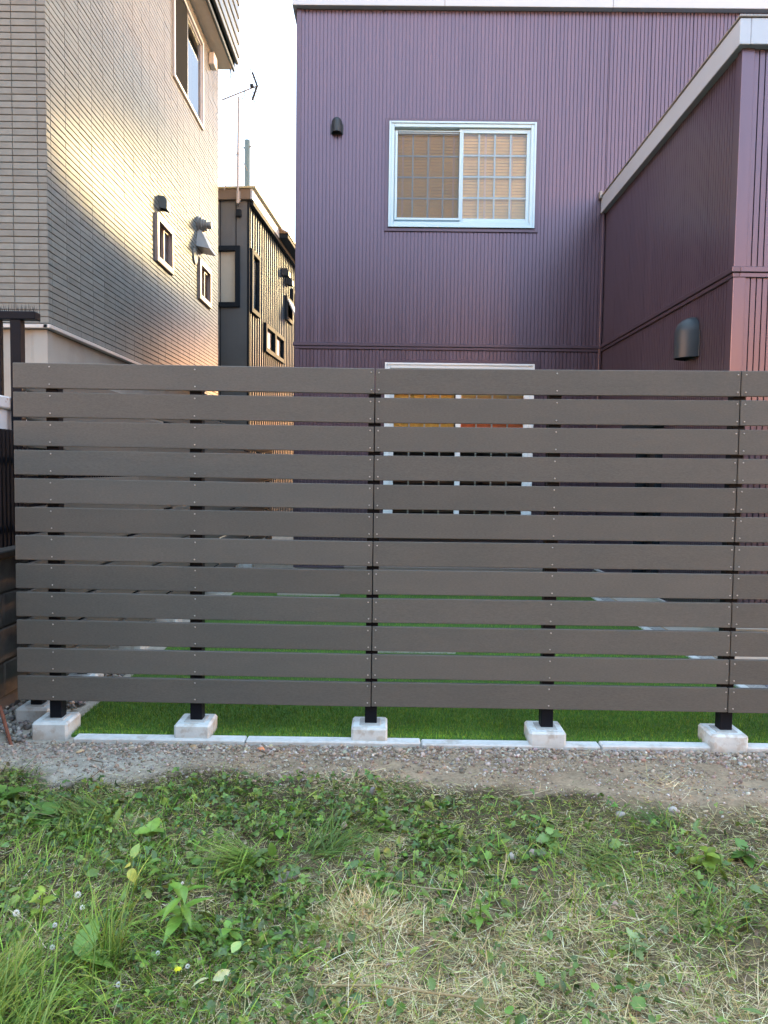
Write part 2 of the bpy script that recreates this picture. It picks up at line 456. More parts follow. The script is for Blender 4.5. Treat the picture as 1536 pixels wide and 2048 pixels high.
# ------------------------------------------------------------------ ribbed wall sheet
def ribbed(name, parent, mp, u0, u1, zs, pitch, groove, depth, material, openings=(), raised=False):
    """continuous profiled sheet; mp(u, w, z) -> local xyz, w outwards"""
    prof = []
    u = u0
    base_g, base_d, kk = groove, depth, 0
    while u < u1 - 1e-6:
        e = min(u + pitch, u1); kk += 1
        lap = (kk % 11 == 0) and not raised
        groove, depth = (base_g * 1.35, base_d * 1.3) if lap else (base_g, base_d)
        if raised:
            prof += [(u, -depth), (max(u, e - groove), -depth), (max(u, e - groove) + .001, 0), (e - .001, 0)]
        else:
            prof += [(u, 0), (max(u, e - groove), 0), (max(u, e - groove) + .0015, -depth), (e - .0015, -depth)]
        u = e
    prof.append((u1, -depth if raised else 0))
    zs = sorted(set(zs) | {z for op in openings for z in op[2:]})
    vs = []; fs = []
    nz = len(zs)
    for (a, w) in prof:
        for z in zs: vs.append(mp(a, w, z))
    for i in range(len(prof) - 1):
        uc = (prof[i][0] + prof[i + 1][0]) / 2
        for k in range(nz - 1):
            zc = (zs[k] + zs[k + 1]) / 2
            if any(op[0] < uc < op[1] and op[2] < zc < op[3] for op in openings): continue
            a = i * nz + k
            fs.append((a, a + nz, a + nz + 1, a + 1))
    me = bpy.data.meshes.new(name); me.from_pydata(vs, [], fs); me.materials.append(material); me.update()
    return link(name, me, parent)

def mbox(mb, mp, a, b, c=0.0):
    """box given in wall coordinates (u, w, z)"""
    p, q = mp(*a), mp(*b)
    if c: mb.cbox(p, q, c)
    else: mb.box(p, q)
    return mb

def sliding_window(parent, mp, u0, u1, z0, z1, frame_m, casing_m=None, muntins=None, fw=.05, blind=None, screen=True, mid=None, sash_w=.045, flip=False):
    """window part with its sub-parts"""
    f = MB()
    for (a, b, c, d) in ((u0, u0 + fw, z0, z1), (u1 - fw, u1, z0, z1), (u0 + fw, u1 - fw, z1 - fw, z1), (u0 + fw, u1 - fw, z0, z0 + fw)):
        mbox(f, mp, (a, -.07, c), (b, .032, d), .004)
    for (a, b, c, d) in ((u0 - .008, u0 + .014, z0 - .012, z1 + .01), (u1 - .014, u1 + .008, z0 - .012, z1 + .01), (u0 + .0145, u1 - .0145, z1 - .012, z1 + .0095), (u0 + .0145, u1 - .0145, z0 - .0115, z0 + .012)):
        mbox(f, mp, (a, .0325, c), (b, .044, d), .002)
    w = f.build('window', frame_m, parent)
    if casing_m:
        c = MB()
        k0, k1 = .011, .052
        for (a, b, cc, d) in ((u0 - k1, u0 - k0, z0 - k1, z1 + k1), (u1 + k0, u1 + k1, z0 - k1, z1 + k1), (u0 - k0, u1 + k0, z1 + k0, z1 + k1), (u0 - k0, u1 + k0, z0 - k1, z0 - k0 - .004)):
            mbox(c, mp, (a, -.006, cc), (b, .018, d), .002)
        c.build('casing', casing_m, w)
    mid = mid if mid is not None else (u0 + u1) / 2
    a0, a1 = u0 + fw, u1 - fw
    zz0, zz1 = z0 + fw, z1 - fw
    sw = sash_w
    for s, (p, q, wd) in enumerate(((a0 - .01, mid + sw * .5, -.045 if not flip else -.012), (mid - sw * .5, a1 + .01, -.012 if not flip else -.045))):
        sb = MB()
        for (a, b, c, d) in ((p, p + sw, zz0, zz1), (q - sw, q, zz0, zz1), (p + sw, q - sw, zz1 - sw, zz1), (p + sw, q - sw, zz0, zz0 + sw)):
            mbox(sb, mp, (a, wd - .012, c), (b, wd + .014, d), .003)
        sb.build('sash', frame_m, w)
        pm = MB(); g0, g1, h0, h1 = p + sw, q - sw, zz0 + sw, zz1 - sw
        v = [mp(g0, wd, h0), mp(g1, wd, h0), mp(g1, wd, h1), mp(g0, wd, h1), mp(g0, wd - .006, h0), mp(g1, wd - .006, h0), mp(g1, wd - .006, h1), mp(g0, wd - .006, h1)]
        pm.add(v[:4], [(0, 1, 2, 3)])
        pm.build('pane', GLASS, w, fix=False)
        if muntins:
            mm = MB(); cx, cz = muntins
            t = .009
            for k in range(1, cx):
                u = g0 + (g1 - g0) * k / cx
                mbox(mm, mp, (u - t, wd - .016, h0), (u + t, wd - .007, h1))
            for k in range(1, cz):
                z = h0 + (h1 - h0) * k / cz
                mbox(mm, mp, (g0, wd - .0155, z - t), (g1, wd - .0065, z + t))
            mm.build('muntin_grid', frame_m, w)
        if screen and s == 0:
            mf = MB().add([mp(g0 - .005, .012, h0 - .005), mp(g1 + .005, .012, h0 - .005), mp(g1 + .005, .012, h1 + .005), mp(g0 - .005, .012, h1 + .005)], [(0, 1, 2, 3)])
            mf.build('insect_screen', SCREEN, w, fix=False)
            sf = MB()
            for (a, b, c, d) in ((g0 - .03, g0 - .004, h0 - .03, h1 + .012), (g1 + .004, g1 + .022, h0 - .03, h1 + .012), (g0 - .004, g1 + .004, h1 + .002, h1 + .012), (g0 - .004, g1 + .004, h0 - .03, h0 - .004)):
                mbox(sf, mp, (a, .004, c), (b, .024, d), .003)
            sf.build('screen_frame', frame_m, w)
    if blind == 'slats':
        bm_ = MB(); z = z0 + fw + .004
        while z < z1 - .02:
            v = [mp(u0 + .03, -.061, z), mp(u1 - .03, -.061, z), mp(u1 - .03, -.074, z + .037), mp(u0 + .03, -.074, z + .037),
                 mp(u0 + .03, -.064, z), mp(u1 - .03, -.064, z), mp(u1 - .03, -.077, z + .037), mp(u0 + .03, -.077, z + .037)]
            bm_.add(v, [(0, 1, 2, 3), (7, 6, 5, 4), (0, 4, 5, 1), (2, 6, 7, 3)])
            z += .0345
        tag(bm_.build('blind_slats', BLIND, w), kind='stuff')
        tp = MB()
        for u in (u0 + .14, u0 + .44, u0 + .72, mid + .27, mid + .57):
            mbox(tp, mp, (u, -.0595, z0 + fw), (u + .024, -.0585, z1 - .03))
        tp.build('blind_tapes', BLIND_TAPE, w)
    return w

# ------------------------------------------------------------------ purple house
PH = empty('purple_house', (0, 8.57, 0), -.008, 'two storey house clad in ribbed purple brown metal with pale roof edges', 'house')
front = lambda u, w, z: (u, -w, z)
XL, XR, XW = -1.045, 6.2, 2.475
ZB, ZT = .215, 6.52
W1 = (.010, 1.656, 4.125, 5.275)
W2 = (-.004, 1.700, .573, 2.575)
BELT0, BELT1 = 2.735, 2.808
ribbed('siding', PH, front, XL + .045, XW, [ZB, BELT0, BELT1, ZT], .0422, .0085, .012, PURPLE, [W1, W2])
ribbed('siding', PH, front, XW, XR, [4.25, ZT], .0422, .0085, .012, PURPLE)
ribbed('siding', PH, lambda u, w, z: (XL - w, u, min(z, ZT - 1.7 * max(0, u - .3) / 9.0)), .045, 9.2, [ZB, 4.7, ZT], .0422, .0085, .012, PURPLE)  # unseen depth and falling top edge shaped to shade the beige house's side wall
WD = 3.28                                                        # wing depth
side = lambda u, w, z: (XW - w, -u, z)                           # u from the inner corner toward the camera
ribbed('siding', PH, side, 0.0, WD - .012, [ZB + .03, 4.33], .0422, .0085, .012, PURPLE, [(1.36, 2.03, .3, 1.80)])
wfront = lambda u, w, z: (XW + u, -WD - w, z)
ribbed('siding', PH, wfront, .075, 3.7, [ZB + .05, 4.33], .0422, .0085, .012, PURPLE)
b = MB()
b.box((XL, 9.2, ZB), (XR, 9.22, ZT - 1.7)).prism([(0, ZB), (9.22, ZB), (9.22, ZT - 1.7), (.3, ZT - .02), (0, ZT - .02)], 'x', XR, XR + .02).box((XR - .05, -WD, ZB), (XR - .03, 0, 4.33))
b.build('rear_wall', PURPLE, PH)
t = MB()
t.cbox((XL - .012, -.012, ZB), (XL + .045, .045, ZT), .003)
t.build('corner_trim', PURPLE_TRIM, PH)
MB().cbox((XW - .012, -WD - .012, ZB + .03), (XW + .075, -WD + .06, 4.33), .003).build('corner_trim', PURPLE, PH)
MB().cbox((XW - .035, -.03, ZB), (XW - .0095, -.0005, 4.32), .003).build('corner_trim', PURPLE_TRIM, PH)
# belt mouldings
for (z0, z1, pr) in ((BELT0 + .034, BELT1, .030), (BELT0, BELT0 + .033, .018)):
    m_ = MB()
    m_.cbox((XL - pr, -pr, z0), (XW - .001, .05, z1), .004)
    m_.build('belt_moulding', PURPLE_TRIM, PH)
    MB().cbox((XW - pr, -WD - pr, z0 + .001), (XW + .03, -pr - .001, z1 + .001), .004).build('belt_moulding', PURPLE_TRIM, PH)
    MB().cbox((XW + .031, -WD - pr, z0 + .0015), (XR - .06, -WD + .03, z1 + .0015), .004).build('belt_moulding', PURPLE, PH)
# fascias
xs = [XL - .055, .603, 2.475, 4.4, XR + .05]
for a, c in zip(xs[:-1], xs[1:]):
    MB().cbox((a, -.075, ZT - .005), (c - .003, .02, ZT + .235), .004).build('fascia', FASCIA, PH)
MB().prism([(.021, ZT - .0045), (.3, ZT - .0045), (9.3, ZT - 1.75), (9.3, ZT - 1.52), (.3, ZT + .2345), (.021, ZT + .2345)], 'x', XL - .055, XL - .031).build('fascia', FASCIA, PH)
MB().cbox((XL - .060, -.083, ZT + .236), (XR + .055, .05, ZT + .262), .004).build('roof_edge', GALV, PH)
MB().box((XL - .03, .03, ZT), (XR + .03, .3, ZT + .2)).add([(XL - .03, .3, ZT + .2), (XR + .03, .3, ZT + .2), (XR + .03, 9.3, ZT - 1.6), (XL - .03, 9.3, ZT - 1.6), (XL - .03, .3, ZT), (XR + .03, .3, ZT), (XR + .03, 9.3, ZT - 1.75), (XL - .03, 9.3, ZT - 1.75)],
    [(0, 1, 2, 3), (7, 6, 5, 4), (1, 5, 6, 2), (3, 7, 4, 0), (2, 6, 7, 3), (0, 4, 5, 1)]).build('roof', GALV, PH)  # rear fall, out of view, shaped to let low sun onto the alley wall
MB().cbox((XW - .055, -WD - .06, 4.295), (XW + .02, -.001, 4.470), .004).build('fascia', FASCIA, PH)
MB().cbox((XW + .021, -WD - .0605, 4.2955), (XR - .02, -WD + .03, 4.4705), .004).build('fascia', FASCIA, PH)
MB().cbox((XW - .065, -WD - .07, 4.472), (XR - .015, -.0005, 4.490), .004).build('roof_edge', GALV, PH)
MB().box((XW + .03, -WD + .04, 4.32), (XR - .05, -.002, 4.46)).build('roof', GALV, PH)
MB().cbox((XW - .085, -.06, 4.45), (XW - .056, -.002, 4.53), .004).build('gutter_end', GALV, PH)
# foundation and flashing
MB().box((XL + .02, .02, -.2), (XR - .02, 9.18, ZB - .003)).build('foundation', FOUND2, PH)
MB().box((XW + .02, -WD + .02, -.2), (XR - .07, .0, ZB + .045)).build('foundation', FOUND2, PH)
f_ = MB().cbox((XL - .012, -.014, ZB - .02), (XW - .03, .03, ZB - .001), .002)
f_.build('base_flashing', PURPLE_TRIM, PH)
MB().cbox((XW - .018, -WD - .014, ZB + .006), (XW + .03, -.016, ZB + .0295), .002).build('base_flashing', WHITE_TRIM, PH)
MB().cbox((XW + .031, -WD - .014, ZB + .02), (XR - .05, -WD + .03, ZB + .049), .002).build('base_flashing', WHITE_TRIM, PH)
# windows
sliding_window(PH, front, *W1, ALU, PURPLE_TRIM, muntins=(4, 4), fw=.052, blind='slats', mid=.822, sash_w=.05)
WHITE_F = mat('white_frame', (.68, .74, .76), rough=.4)
w2 = sliding_window(PH, front, *W2, WHITE_F, PURPLE_TRIM, muntins=(4, 8), fw=.052, mid=.845, sash_w=.06, screen=False)
mbox(MB(), front, (W2[0] - .02, .045, .575), (W2[1] + .02, .085, .603), .003).build('sill', WHITE_F, w2)
cm = MB()
def wavy(mb, mp, u0, u1, z0, z1, w0, amp, n):
    for k in range(n):
        a, c = u0 + (u1 - u0) * k / n, u0 + (u1 - u0) * (k + 1) / n
        wa, wc = w0 + amp * math.sin(k * 1.3), w0 + amp * math.sin((k + 1) * 1.3)
        mb.add([mp(a, wa, z0), mp(c, wc, z0), mp(c, wc, z1), mp(a, wa, z1), mp(a, wa - .004, z0), mp(c, wc - .004, z0), mp(c, wc - .004, z1), mp(a, wa - .004, z1)], [(0, 1, 2, 3), (7, 6, 5, 4), (0, 4, 5, 1), (2, 6, 7, 3)])
wavy(cm, front, .05, .80, 1.86, 2.55, -.085, .006, 40); cm.build('reflection_panel', REFLECT_GOLD, w2)  # added panels behind the glass carry the evening sky's reflection as colour
cm = MB(); wavy(cm, front, .82, 1.66, 1.86, 2.16, -.085, .005, 40); cm.build('reflection_panel', REFLECT_RED, w2)
cm = MB(); wavy(cm, front, .82, 1.66, 2.17, 2.55, -.085, .005, 40); cm.build('reflection_panel', BLIND, w2)  # blind colour reused here for the golden reflection
# door on the wing side
dr = MB()
U0, U1, Z0, Z1 = 1.40, 1.98, .262, 1.74
for (a, c, d, e) in ((U0, U0 + .06, Z0, Z1), (U1 - .06, U1, Z0, Z1), (U0 + .06, U1 - .06, Z1 - .07, Z1), (U0 + .06, U1 - .06, Z0, Z0 + .09), (U0 + .06, U1 - .06, 1.0, 1.05)):
    mbox(dr, side, (a, -.06, d), (c, .03, e), .004)
door = dr.build('side_door', CHAR_T, PH)
MB().add([side(U0 + .05, -.03, Z0 + .05), side(U1 - .05, -.03, Z0 + .05), side(U1 - .05, -.03, Z1 - .05), side(U0 + .05, -.03, Z1 - .05)], [(0, 1, 2, 3)]).build('pane', GLASS, door, fix=False)
MB().box((XW + .06, -U1 + .02, Z0), (XW + .08, -U0 - .02, Z1)).build('backing', DARK, door)
mbox(MB(), side, (1.15, .001, 1.76), (2.05, .10, 1.82), .006).build('door_canopy', CHAR_T, PH)

# vent hoods on the purple house
def hood_dome(parent, mp, uc, z0, w, h, d, m):
    """domed vent hood: half round in plan, rounded top; mp(u, w, z)"""
    r_ = w / 2; n, k = 14, 7
    zc_ = z0 + h - r_
    rings = [(z0 - .012, 1.0), (z0, 1.0), (zc_, 1.0)] + [(zc_ + r_ * math.sin(a), math.cos(a)) for a in [math.pi / 2 * i / k for i in range(1, k)]]
    vs = [mp(uc + r_ * q * math.cos(math.pi * i / n), .004 + d * q * math.sin(math.pi * i / n), z) for (z, q) in rings for i in range(n + 1)]
    fs = [(a * (n + 1) + i, a * (n + 1) + i + 1, (a + 1) * (n + 1) + i + 1, (a + 1) * (n + 1) + i) for a in range(len(rings) - 1) for i in range(n)]
    vs.append(mp(uc, .004, zc_ + r_)); L_ = (len(rings) - 1) * (n + 1)
    fs += [(L_ + i, L_ + i + 1, len(vs) - 1) for i in range(n)]
    hd = MB().add(vs, fs).build('vent_hood', m, parent, smooth=True)
    mbox(MB(), mp, (uc - r_ - .012, .0005, z0 - .012), (uc + r_ + .012, .008, z0 + h * .6), .002).build('wall_plate', m, hd)
    mbox(MB(), mp, (uc - r_ * .8, .004, z0 + .006), (uc + r_ * .8, d * .6, z0 + .012)).build('grille', DARK, hd)
    return hd
hood_dome(PH, front, -.592, 5.158, .122, .165, .10, HOODM)
def hood_profile(parent, mp, u0, u1, z0, h, d, m, drop=.05):
    """side-profiled hood: quarter-round top; mp(u, w, z)"""
    prof = [(0.0, z0 + drop), (d, z0)]
    prof += [(d, z0 + h * .42)] + [(d * .42 + d * .58 * math.cos(a), z0 + h * .42 + h * .58 * math.sin(a)) for a in [math.pi / 2 * k / 10 for k in range(1, 11)]] + [(0.0, z0 + h)]
    n = len(prof)
    vs = [mp(u0, w, z) for w, z in prof] + [mp(u1, w, z) for w, z in prof]
    fs = [(i, (i + 1) % n, n + (i + 1) % n, n + i) for i in range(1, n)] + [tuple(range(n)), tuple(range(n, 2 * n))]
    hd = MB().add(vs, fs).build('vent_hood', m, parent)
    mbox(MB(), mp, (u0 - .012, .0005, z0 + drop * .6), (u1 + .012, .012, z0 + h + .012), .003).build('wall_plate', m, hd)
    return hd
hood_dome(PH, side, 2.60, 2.285, .25, .315, .14, HOODM)

# ------------------------------------------------------------------ wooden deck before the lower window
DK = empty('wooden_deck', (0, 8.57, 0), -.011, 'low brown wooden deck under the wide window of the purple house', 'deck')
for k in range(4):
    y1 = -.045 - k * .138
    MB().cbox((-.42, y1 - .132, .272), (1.76, y1, .300), .004).build('deck_board', DECK, DK)
MB().cbox((-.425, -.625, .16), (1.765, -.600, .300), .004).build('fascia_board', DECK, DK)
for x in (-.40, .03, .77, 1.56, 1.70):
    MB().cbox((x, -.60, -.03), (x + .06, -.54, .27), .003).build('leg', DECK, DK)
    MB().cbox((x, -.12, -.03), (x + .06, -.06, .27), .003).build('leg', DECK, DK)
ST = MB().cbox((-1.12, -.86, -.03), (-.46, -.45, .055), .008).cbox((-1.05, -.44, -.03), (-.46, -.05, .14), .008).build('garden_step', STEPM, None, (0, 8.57, 0))
tag(ST, 'pale stone step at the corner of the brown deck', 'step')

# ------------------------------------------------------------------ beige tiled house (left)
BH = empty('beige_house', (-3.13, 6.90, 0), 0, 'tall beige house with tile pattern siding catching golden evening light', 'house')
BD = 6.94; BT = 8.65; TZ0 = 2.665
bside = lambda u, w, z: (w, u, z)           # u = depth from the near corner
bfront = lambda u, w, z: (-u, -w, z)        # u = distance from the corner to the left
BW = [(4.04, 5.76, 6.985, 8.40), (3.17, 3.95, 4.125, 4.765), (5.47, 6.28, 4.15, 4.81)]
wl = MB()
wl.box((-7, .012, TZ0), (-.012, .02, BT + 1)).box((-7.02, .012, TZ0), (-7, BD, BT)).box((-7, BD - .02, TZ0), (-.012, BD, BT))
zc = sorted({TZ0, BT} | {z for o_ in BW for z in o_[2:]})
uc = sorted({.012, BD} | {u for o_ in BW for u in o_[:2]})
for i in range(len(uc) - 1):
    for k in range(len(zc) - 1):
        a, c, d, e = uc[i], uc[i + 1], zc[k], zc[k + 1]
        if any(o_[0] <= a and c <= o_[1] and o_[2] <= d and e <= o_[3] for o_ in BW): continue
        wl.add([(-.012, a, d), (-.012, c, d), (-.012, c, e), (-.012, a, e)], [(0, 1, 2, 3)])
wl.build('wall', GROUT, BH)
PT = .0605
tw_s, tw_f = .322, .228
tile_meshes = {}
def tile_mesh(L, ax):
    k = (round(L, 3), ax)
    if k not in tile_meshes:
        g_ = .0065; t_ = .009
        h = PT - g_
        mb = MB(); c_ = .0035
        # five-sided bevelled face, open at the back
        def P(u, w, z):
            return (w, u, z) if ax == 's' else (-u, -w, z)
        l = L - .005
        v = [P(0, -.012, 0), P(l, -.012, 0), P(l, -.012, h), P(0, -.012, h), P(0, 0 - c_, 0), P(l, -c_, 0), P(l, -c_, h), P(0, -c_, h),
             P(c_, 0, c_), P(l - c_, 0, c_), P(l - c_, 0, h - c_), P(c_, 0, h - c_)]
        fs = [(8, 9, 10, 11)]
        for i in range(4):
            j = (i + 1) % 4
            fs += [(i, j, 4 + j, 4 + i), (4 + i, 4 + j, 8 + j, 8 + i)]
        mb.add(v, fs)
        if ax == 'f':
            mb.f = [tuple(reversed(f)) if False else f for f in mb.f]
        tile_meshes[k] = (mb, mb.mesh('tile', TILE))
    return tile_meshes[k]
cands = []
nrow = int((BT - TZ0) / PT)
for r in range(nrow):
    z = TZ0 + r * PT
    # side: corner piece then columns
    edges = [(.0, .085)]
    u = .085
    cols = []
    shift = (u > 0 and False)
    stag = 4.12 < z < 5.62
    edges_a = [.085 + .322 * k for k in range(0, 10)]
    for k in range(len(edges_a) - 1): edges.append((edges_a[k], edges_a[k + 1]))
    u = edges_a[-1]
    first = True
    while u < BD - .02:
        L = tw_s
        if first and stag and r % 2: L = tw_s / 2
        if BD - u - L < .04: L = BD - u
        edges.append((u, min(u + L, BD))); u += L; first = False
    for (a, c) in edges:
        if c - a < .03: continue
        segs = [(a, c)]
        for o_ in BW:
            if o_[2] - .05 < z < o_[3] - .005:
                ns = []
                for (p, q) in segs:
                    if q <= o_[0] or p >= o_[1]: ns.append((p, q)); continue
                    if p < o_[0]: ns.append((p, o_[0]))
                    if q > o_[1]: ns.append((o_[1], q))
                segs = ns
        for (p, q) in segs:
            if q - p > .02: cands.append(('s', p, q - p, z))
    cands.append(('f', 0.0, .085, z))
    u = .085
    while u < 6.9:
        cands.append(('f', u, min(tw_f, 6.98 - u), z)); u += tw_f
def px_size(c):
    ax, u, L, z = c
    y = 6.9 + (u + L / 2 if ax == 's' else 0); x = -3.13 - (u + L / 2 if ax == 'f' else 0)
    px = 768 + 1470 * x / y; py = 940 - 1470 * (z - EYE) / y
    if not (-15 < px and py > -5 and py < 728): return 0
    return (L / y if ax == 'f' else L * 3.13 / y ** 2) * (PT / y)
cands.sort(key=px_size, reverse=True)
rest = {'s': MB(), 'f': MB()}
tj = rng.normal(0, .0012, len(cands))
for i, (ax, u, L, z) in enumerate(cands):
    mb, me = tile_mesh(L, ax)
    loc = (tj[i], u + .0025, z + .003) if ax == 's' else (-u - .0025, -abs(tj[i]), z + .003)
    if i < 296 and px_size(cands[i]) > 0:
        link('tile', me, BH, loc)
    else:
        rest[ax].add([(v[0] + loc[0], v[1] + loc[1], v[2] + loc[2]) for v in mb.v], mb.f)
R_ = MB().add(rest['s'].v, rest['s'].f).add(rest['f'].v, rest['f'].f)
tag(R_.build('tiles', TILE, BH, fix=False), kind='stuff')
# panel seams, foundation and flashing
MB().box((-7, .05, -.2), (-.05, BD - .03, 2.615)).build('foundation', FOUND, BH)
MB().box((-.16, .035, -.2), (-.032, .16, 2.612)).build('foundation_pier', FOUND, BH)
for (a, c) in ((-3.2, -1.35), (-1.347, -.005)):
    MB().cbox((a, -.022, 2.62), (c, .04, 2.655), .003).build('base_flashing', WHITE_TRIM, BH)
for k in range(4):
    MB().cbox((-.045, .0 + k * 1.75 + (.0 if k else -.022), 2.6205), (.022, 1.747 + k * 1.75 if k < 3 else BD, 2.6555), .003).build('base_flashing', WHITE_TRIM, BH)
# eaves with a ribbed dark parapet
MB().cbox((-7, -.35, BT), (.235, BD + .1, BT + .02), .003).build('soffit', SOFFIT, BH)
MB().cbox((.236, -.35, BT - .03), (.28, BD + .12, BT + .11), .006).build('gutter', DARKRIB, BH)
for k in range(12):
    z = BT + .10 + k * .115
    MB().cbox((.285, -.36, z), (.345 + .018 * (k % 2), BD + .13, z + .110), .008).build('parapet_panel', DARKRIB, BH)
MB().box((-7, -.34, BT + .03), (.28, BD + .1, BT + 1.45)).build('parapet_wall', DARKRIB, BH)
MB().tube([(.20, BD + .1, BT + .01), (.21, BD + .11, BT - .08), (.205, BD + .11, BT - .14)], .012, 6).build('drip_pipe', DARKRIB, BH)
# windows and fittings of the side wall
def simple_window(parent, mp, u0, u1, z0, z1, fm, fw, mid, dark_first=True, proud=.03):
    f = MB()
    for (a, b, c, d) in ((u0, u0 + fw, z0, z1), (u1 - fw, u1, z0, z1), (u0 + fw, u1 - fw, z1 - fw, z1), (u0 + fw, u1 - fw, z0, z0 + fw)):
        mbox(f, mp, (a, -.06, c), (b, proud, d), .006)
    w = f.build('window', fm, parent)
    sw = .035
    for (p, q, wd) in ((u0 + fw - .01, mid + sw / 2, -.04), (mid - sw / 2, u1 - fw + .01, -.015)):
        s = MB()
        for (a, b, c, d) in ((p, p + sw, z0 + fw, z1 - fw), (q - sw, q, z0 + fw, z1 - fw), (p + sw, q - sw, z1 - fw - sw, z1 - fw), (p + sw, q - sw, z0 + fw, z0 + fw + sw)):
            mbox(s, mp, (a, wd - .012, c), (b, wd + .012, d), .003)
        s.build('sash', fm, w)
        MB().add([mp(p + sw, wd, z0 + fw + sw), mp(q - sw, wd, z0 + fw + sw), mp(q - sw, wd, z1 - fw - sw), mp(p + sw, wd, z1 - fw - sw)], [(0, 1, 2, 3)]).build('pane', GLASS, w, fix=False)
    mbox(MB(), mp, (u0 + .02, -.16, z0 + .02), (u1 - .02, -.15, z1 - .02)).build('backing', DARK, w)
    return w
w = simple_window(BH, bside, *BW[0], ALU_GREY, .05, 4.86)
mbox(MB(), bside, (4.10, -.002, 7.04), (4.83, .004, 8.35)).build('shutter_screen', mat('dark_screen', (.02, .022, .022), rough=.9, spec=.02), w)
simple_window(BH, bside, *BW[1], BRONZE, .085, 3.60, proud=.04)
simple_window(BH, bside, *BW[2], BRONZE, .085, 5.92, proud=.04)
hood_profile(BH, bside, 3.36, 3.52, 4.87, .18, .11, mat('grey_hood', (.10, .12, .13), rough=.4, metal=.3), .025)
fl = MB(); fl.lathe([(.001, .145), (.02, .145), (.03, .12), (.045, .12), (.05, .135), (.075, .135), (.08, .105), (.105, .105), (.11, .09), (.15, .09), (.155, .06), (.22, .055)], 'x', (0, 5.50, 5.345), 18)
fl.build('flue', GALV, BH, smooth=False)
fh = MB().add([(.002, 5.42, 5.26), (.002, 5.72, 5.26), (.06, 5.72, 5.26), (.06, 5.42, 5.26), (.002, 5.34, 4.97), (.002, 5.80, 4.97), (.22, 5.80, 4.93), (.22, 5.34, 4.93)],
              [(0, 1, 2, 3), (7, 6, 5, 4), (0, 3, 7, 4), (1, 5, 6, 2), (3, 2, 6, 7), (0, 4, 5, 1)])
fh.build('vent_hood', ALU_GREY, BH)
MB().lathe([(.001, .13), (.018, .13), (.022, .12)], 'x', (0, 5.25, 4.77), 18).build('cover_plate', TILE, BH)
MB().cbox((.002, 6.18, 8.30), (.10, 6.42, 8.50), .01).build('junction_box', WHITE_TRIM, BH)

# ------------------------------------------------------------------ dark house behind
DH = empty('dark_house', (-2.87, 15.5, 0), -.075, 'dark charcoal metal house with standing seams seen down the alley', 'house')
dside = lambda u, w, z: (w, u, z)
dfront = lambda u, w, z: (-u, -w, z)
DT = 6.86
ribbed('siding', DH, dfront, 0.03, 3.0, [0, DT], .026, .006, .006, CHAR_F, [(.21, 1.5, 4.72, 5.91)])
ribbed('siding', DH, dside, 0.0, 10.0, [0, DT + .02], .205, .03, .028, CHAR_S, [(.12, .77, 4.65, 5.9), (1.38, 3.30, 4.03, 4.62), (3.6, 4.35, 5.2, 5.75), (4.2, 4.9, 5.55, 6.1)], raised=True)
MB().box((-3.0, 9.98, 0), (0, 10, DT)).box((-3.02, 0, 0), (-3.0, 10, DT)).build('rear_wall', CHAR_F, DH)
MB().cbox((-.035, -.015, 0), (.015, .03, DT), .003).build('corner_trim', CHAR_T, DH)
for u in (.27, .60, 1.5):
    MB().cbox((-u - .008, -.012, 0 if u > .3 else 5.95), (-u + .008, .0, 4.66 if u > 1.4 else DT), .002).build('joint_cover', CHAR_T, DH)
MB().cbox((-3.1, -.09, DT), (.05, .0, DT + .21), .004).build('fascia', BROWN_T, DH)
MB().cbox((.0505, -.09, DT), (.095, 2.45, DT + .21), .004).build('fascia', FASCIA, DH)
MB().cbox((-3.1, -.12, DT + .212), (.16, 2.45, DT + .255), .006).build('roof_edge', mat('olive_edge', (.34, .33, .20), rough=.5), DH)
MB().cbox((.02, .01, DT - .09), (.09, 10, DT - .002), .004).build('eave_beam', CHAR_T, DH)
MB().cbox((.0, 2.46, DT), (.30, 10.2, DT + .12), .01).build('gutter', CHAR_T, DH)
MB().add([(.32, 2.4, DT + .12), (.32, 10.2, DT + .12), (-1.4, 10.2, DT + 1.0), (-1.4, 2.4, DT + 1.0), (.32, 2.4, DT + .09), (.32, 10.2, DT + .09), (-1.4, 10.2, DT + .9), (-1.4, 2.4, DT + .9)],
         [(0, 1, 2, 3), (7, 6, 5, 4), (0, 4, 5, 1), (2, 6, 7, 3), (1, 5, 6, 2), (3, 7, 4, 0)]).build('roof', mat('roof_brown', (.25, .20, .15), rough=.45, metal=.3), DH)
MB().box((-3.05, .0, DT + .05), (0, 10, DT + .1)).build('roof', CHAR_T, DH)
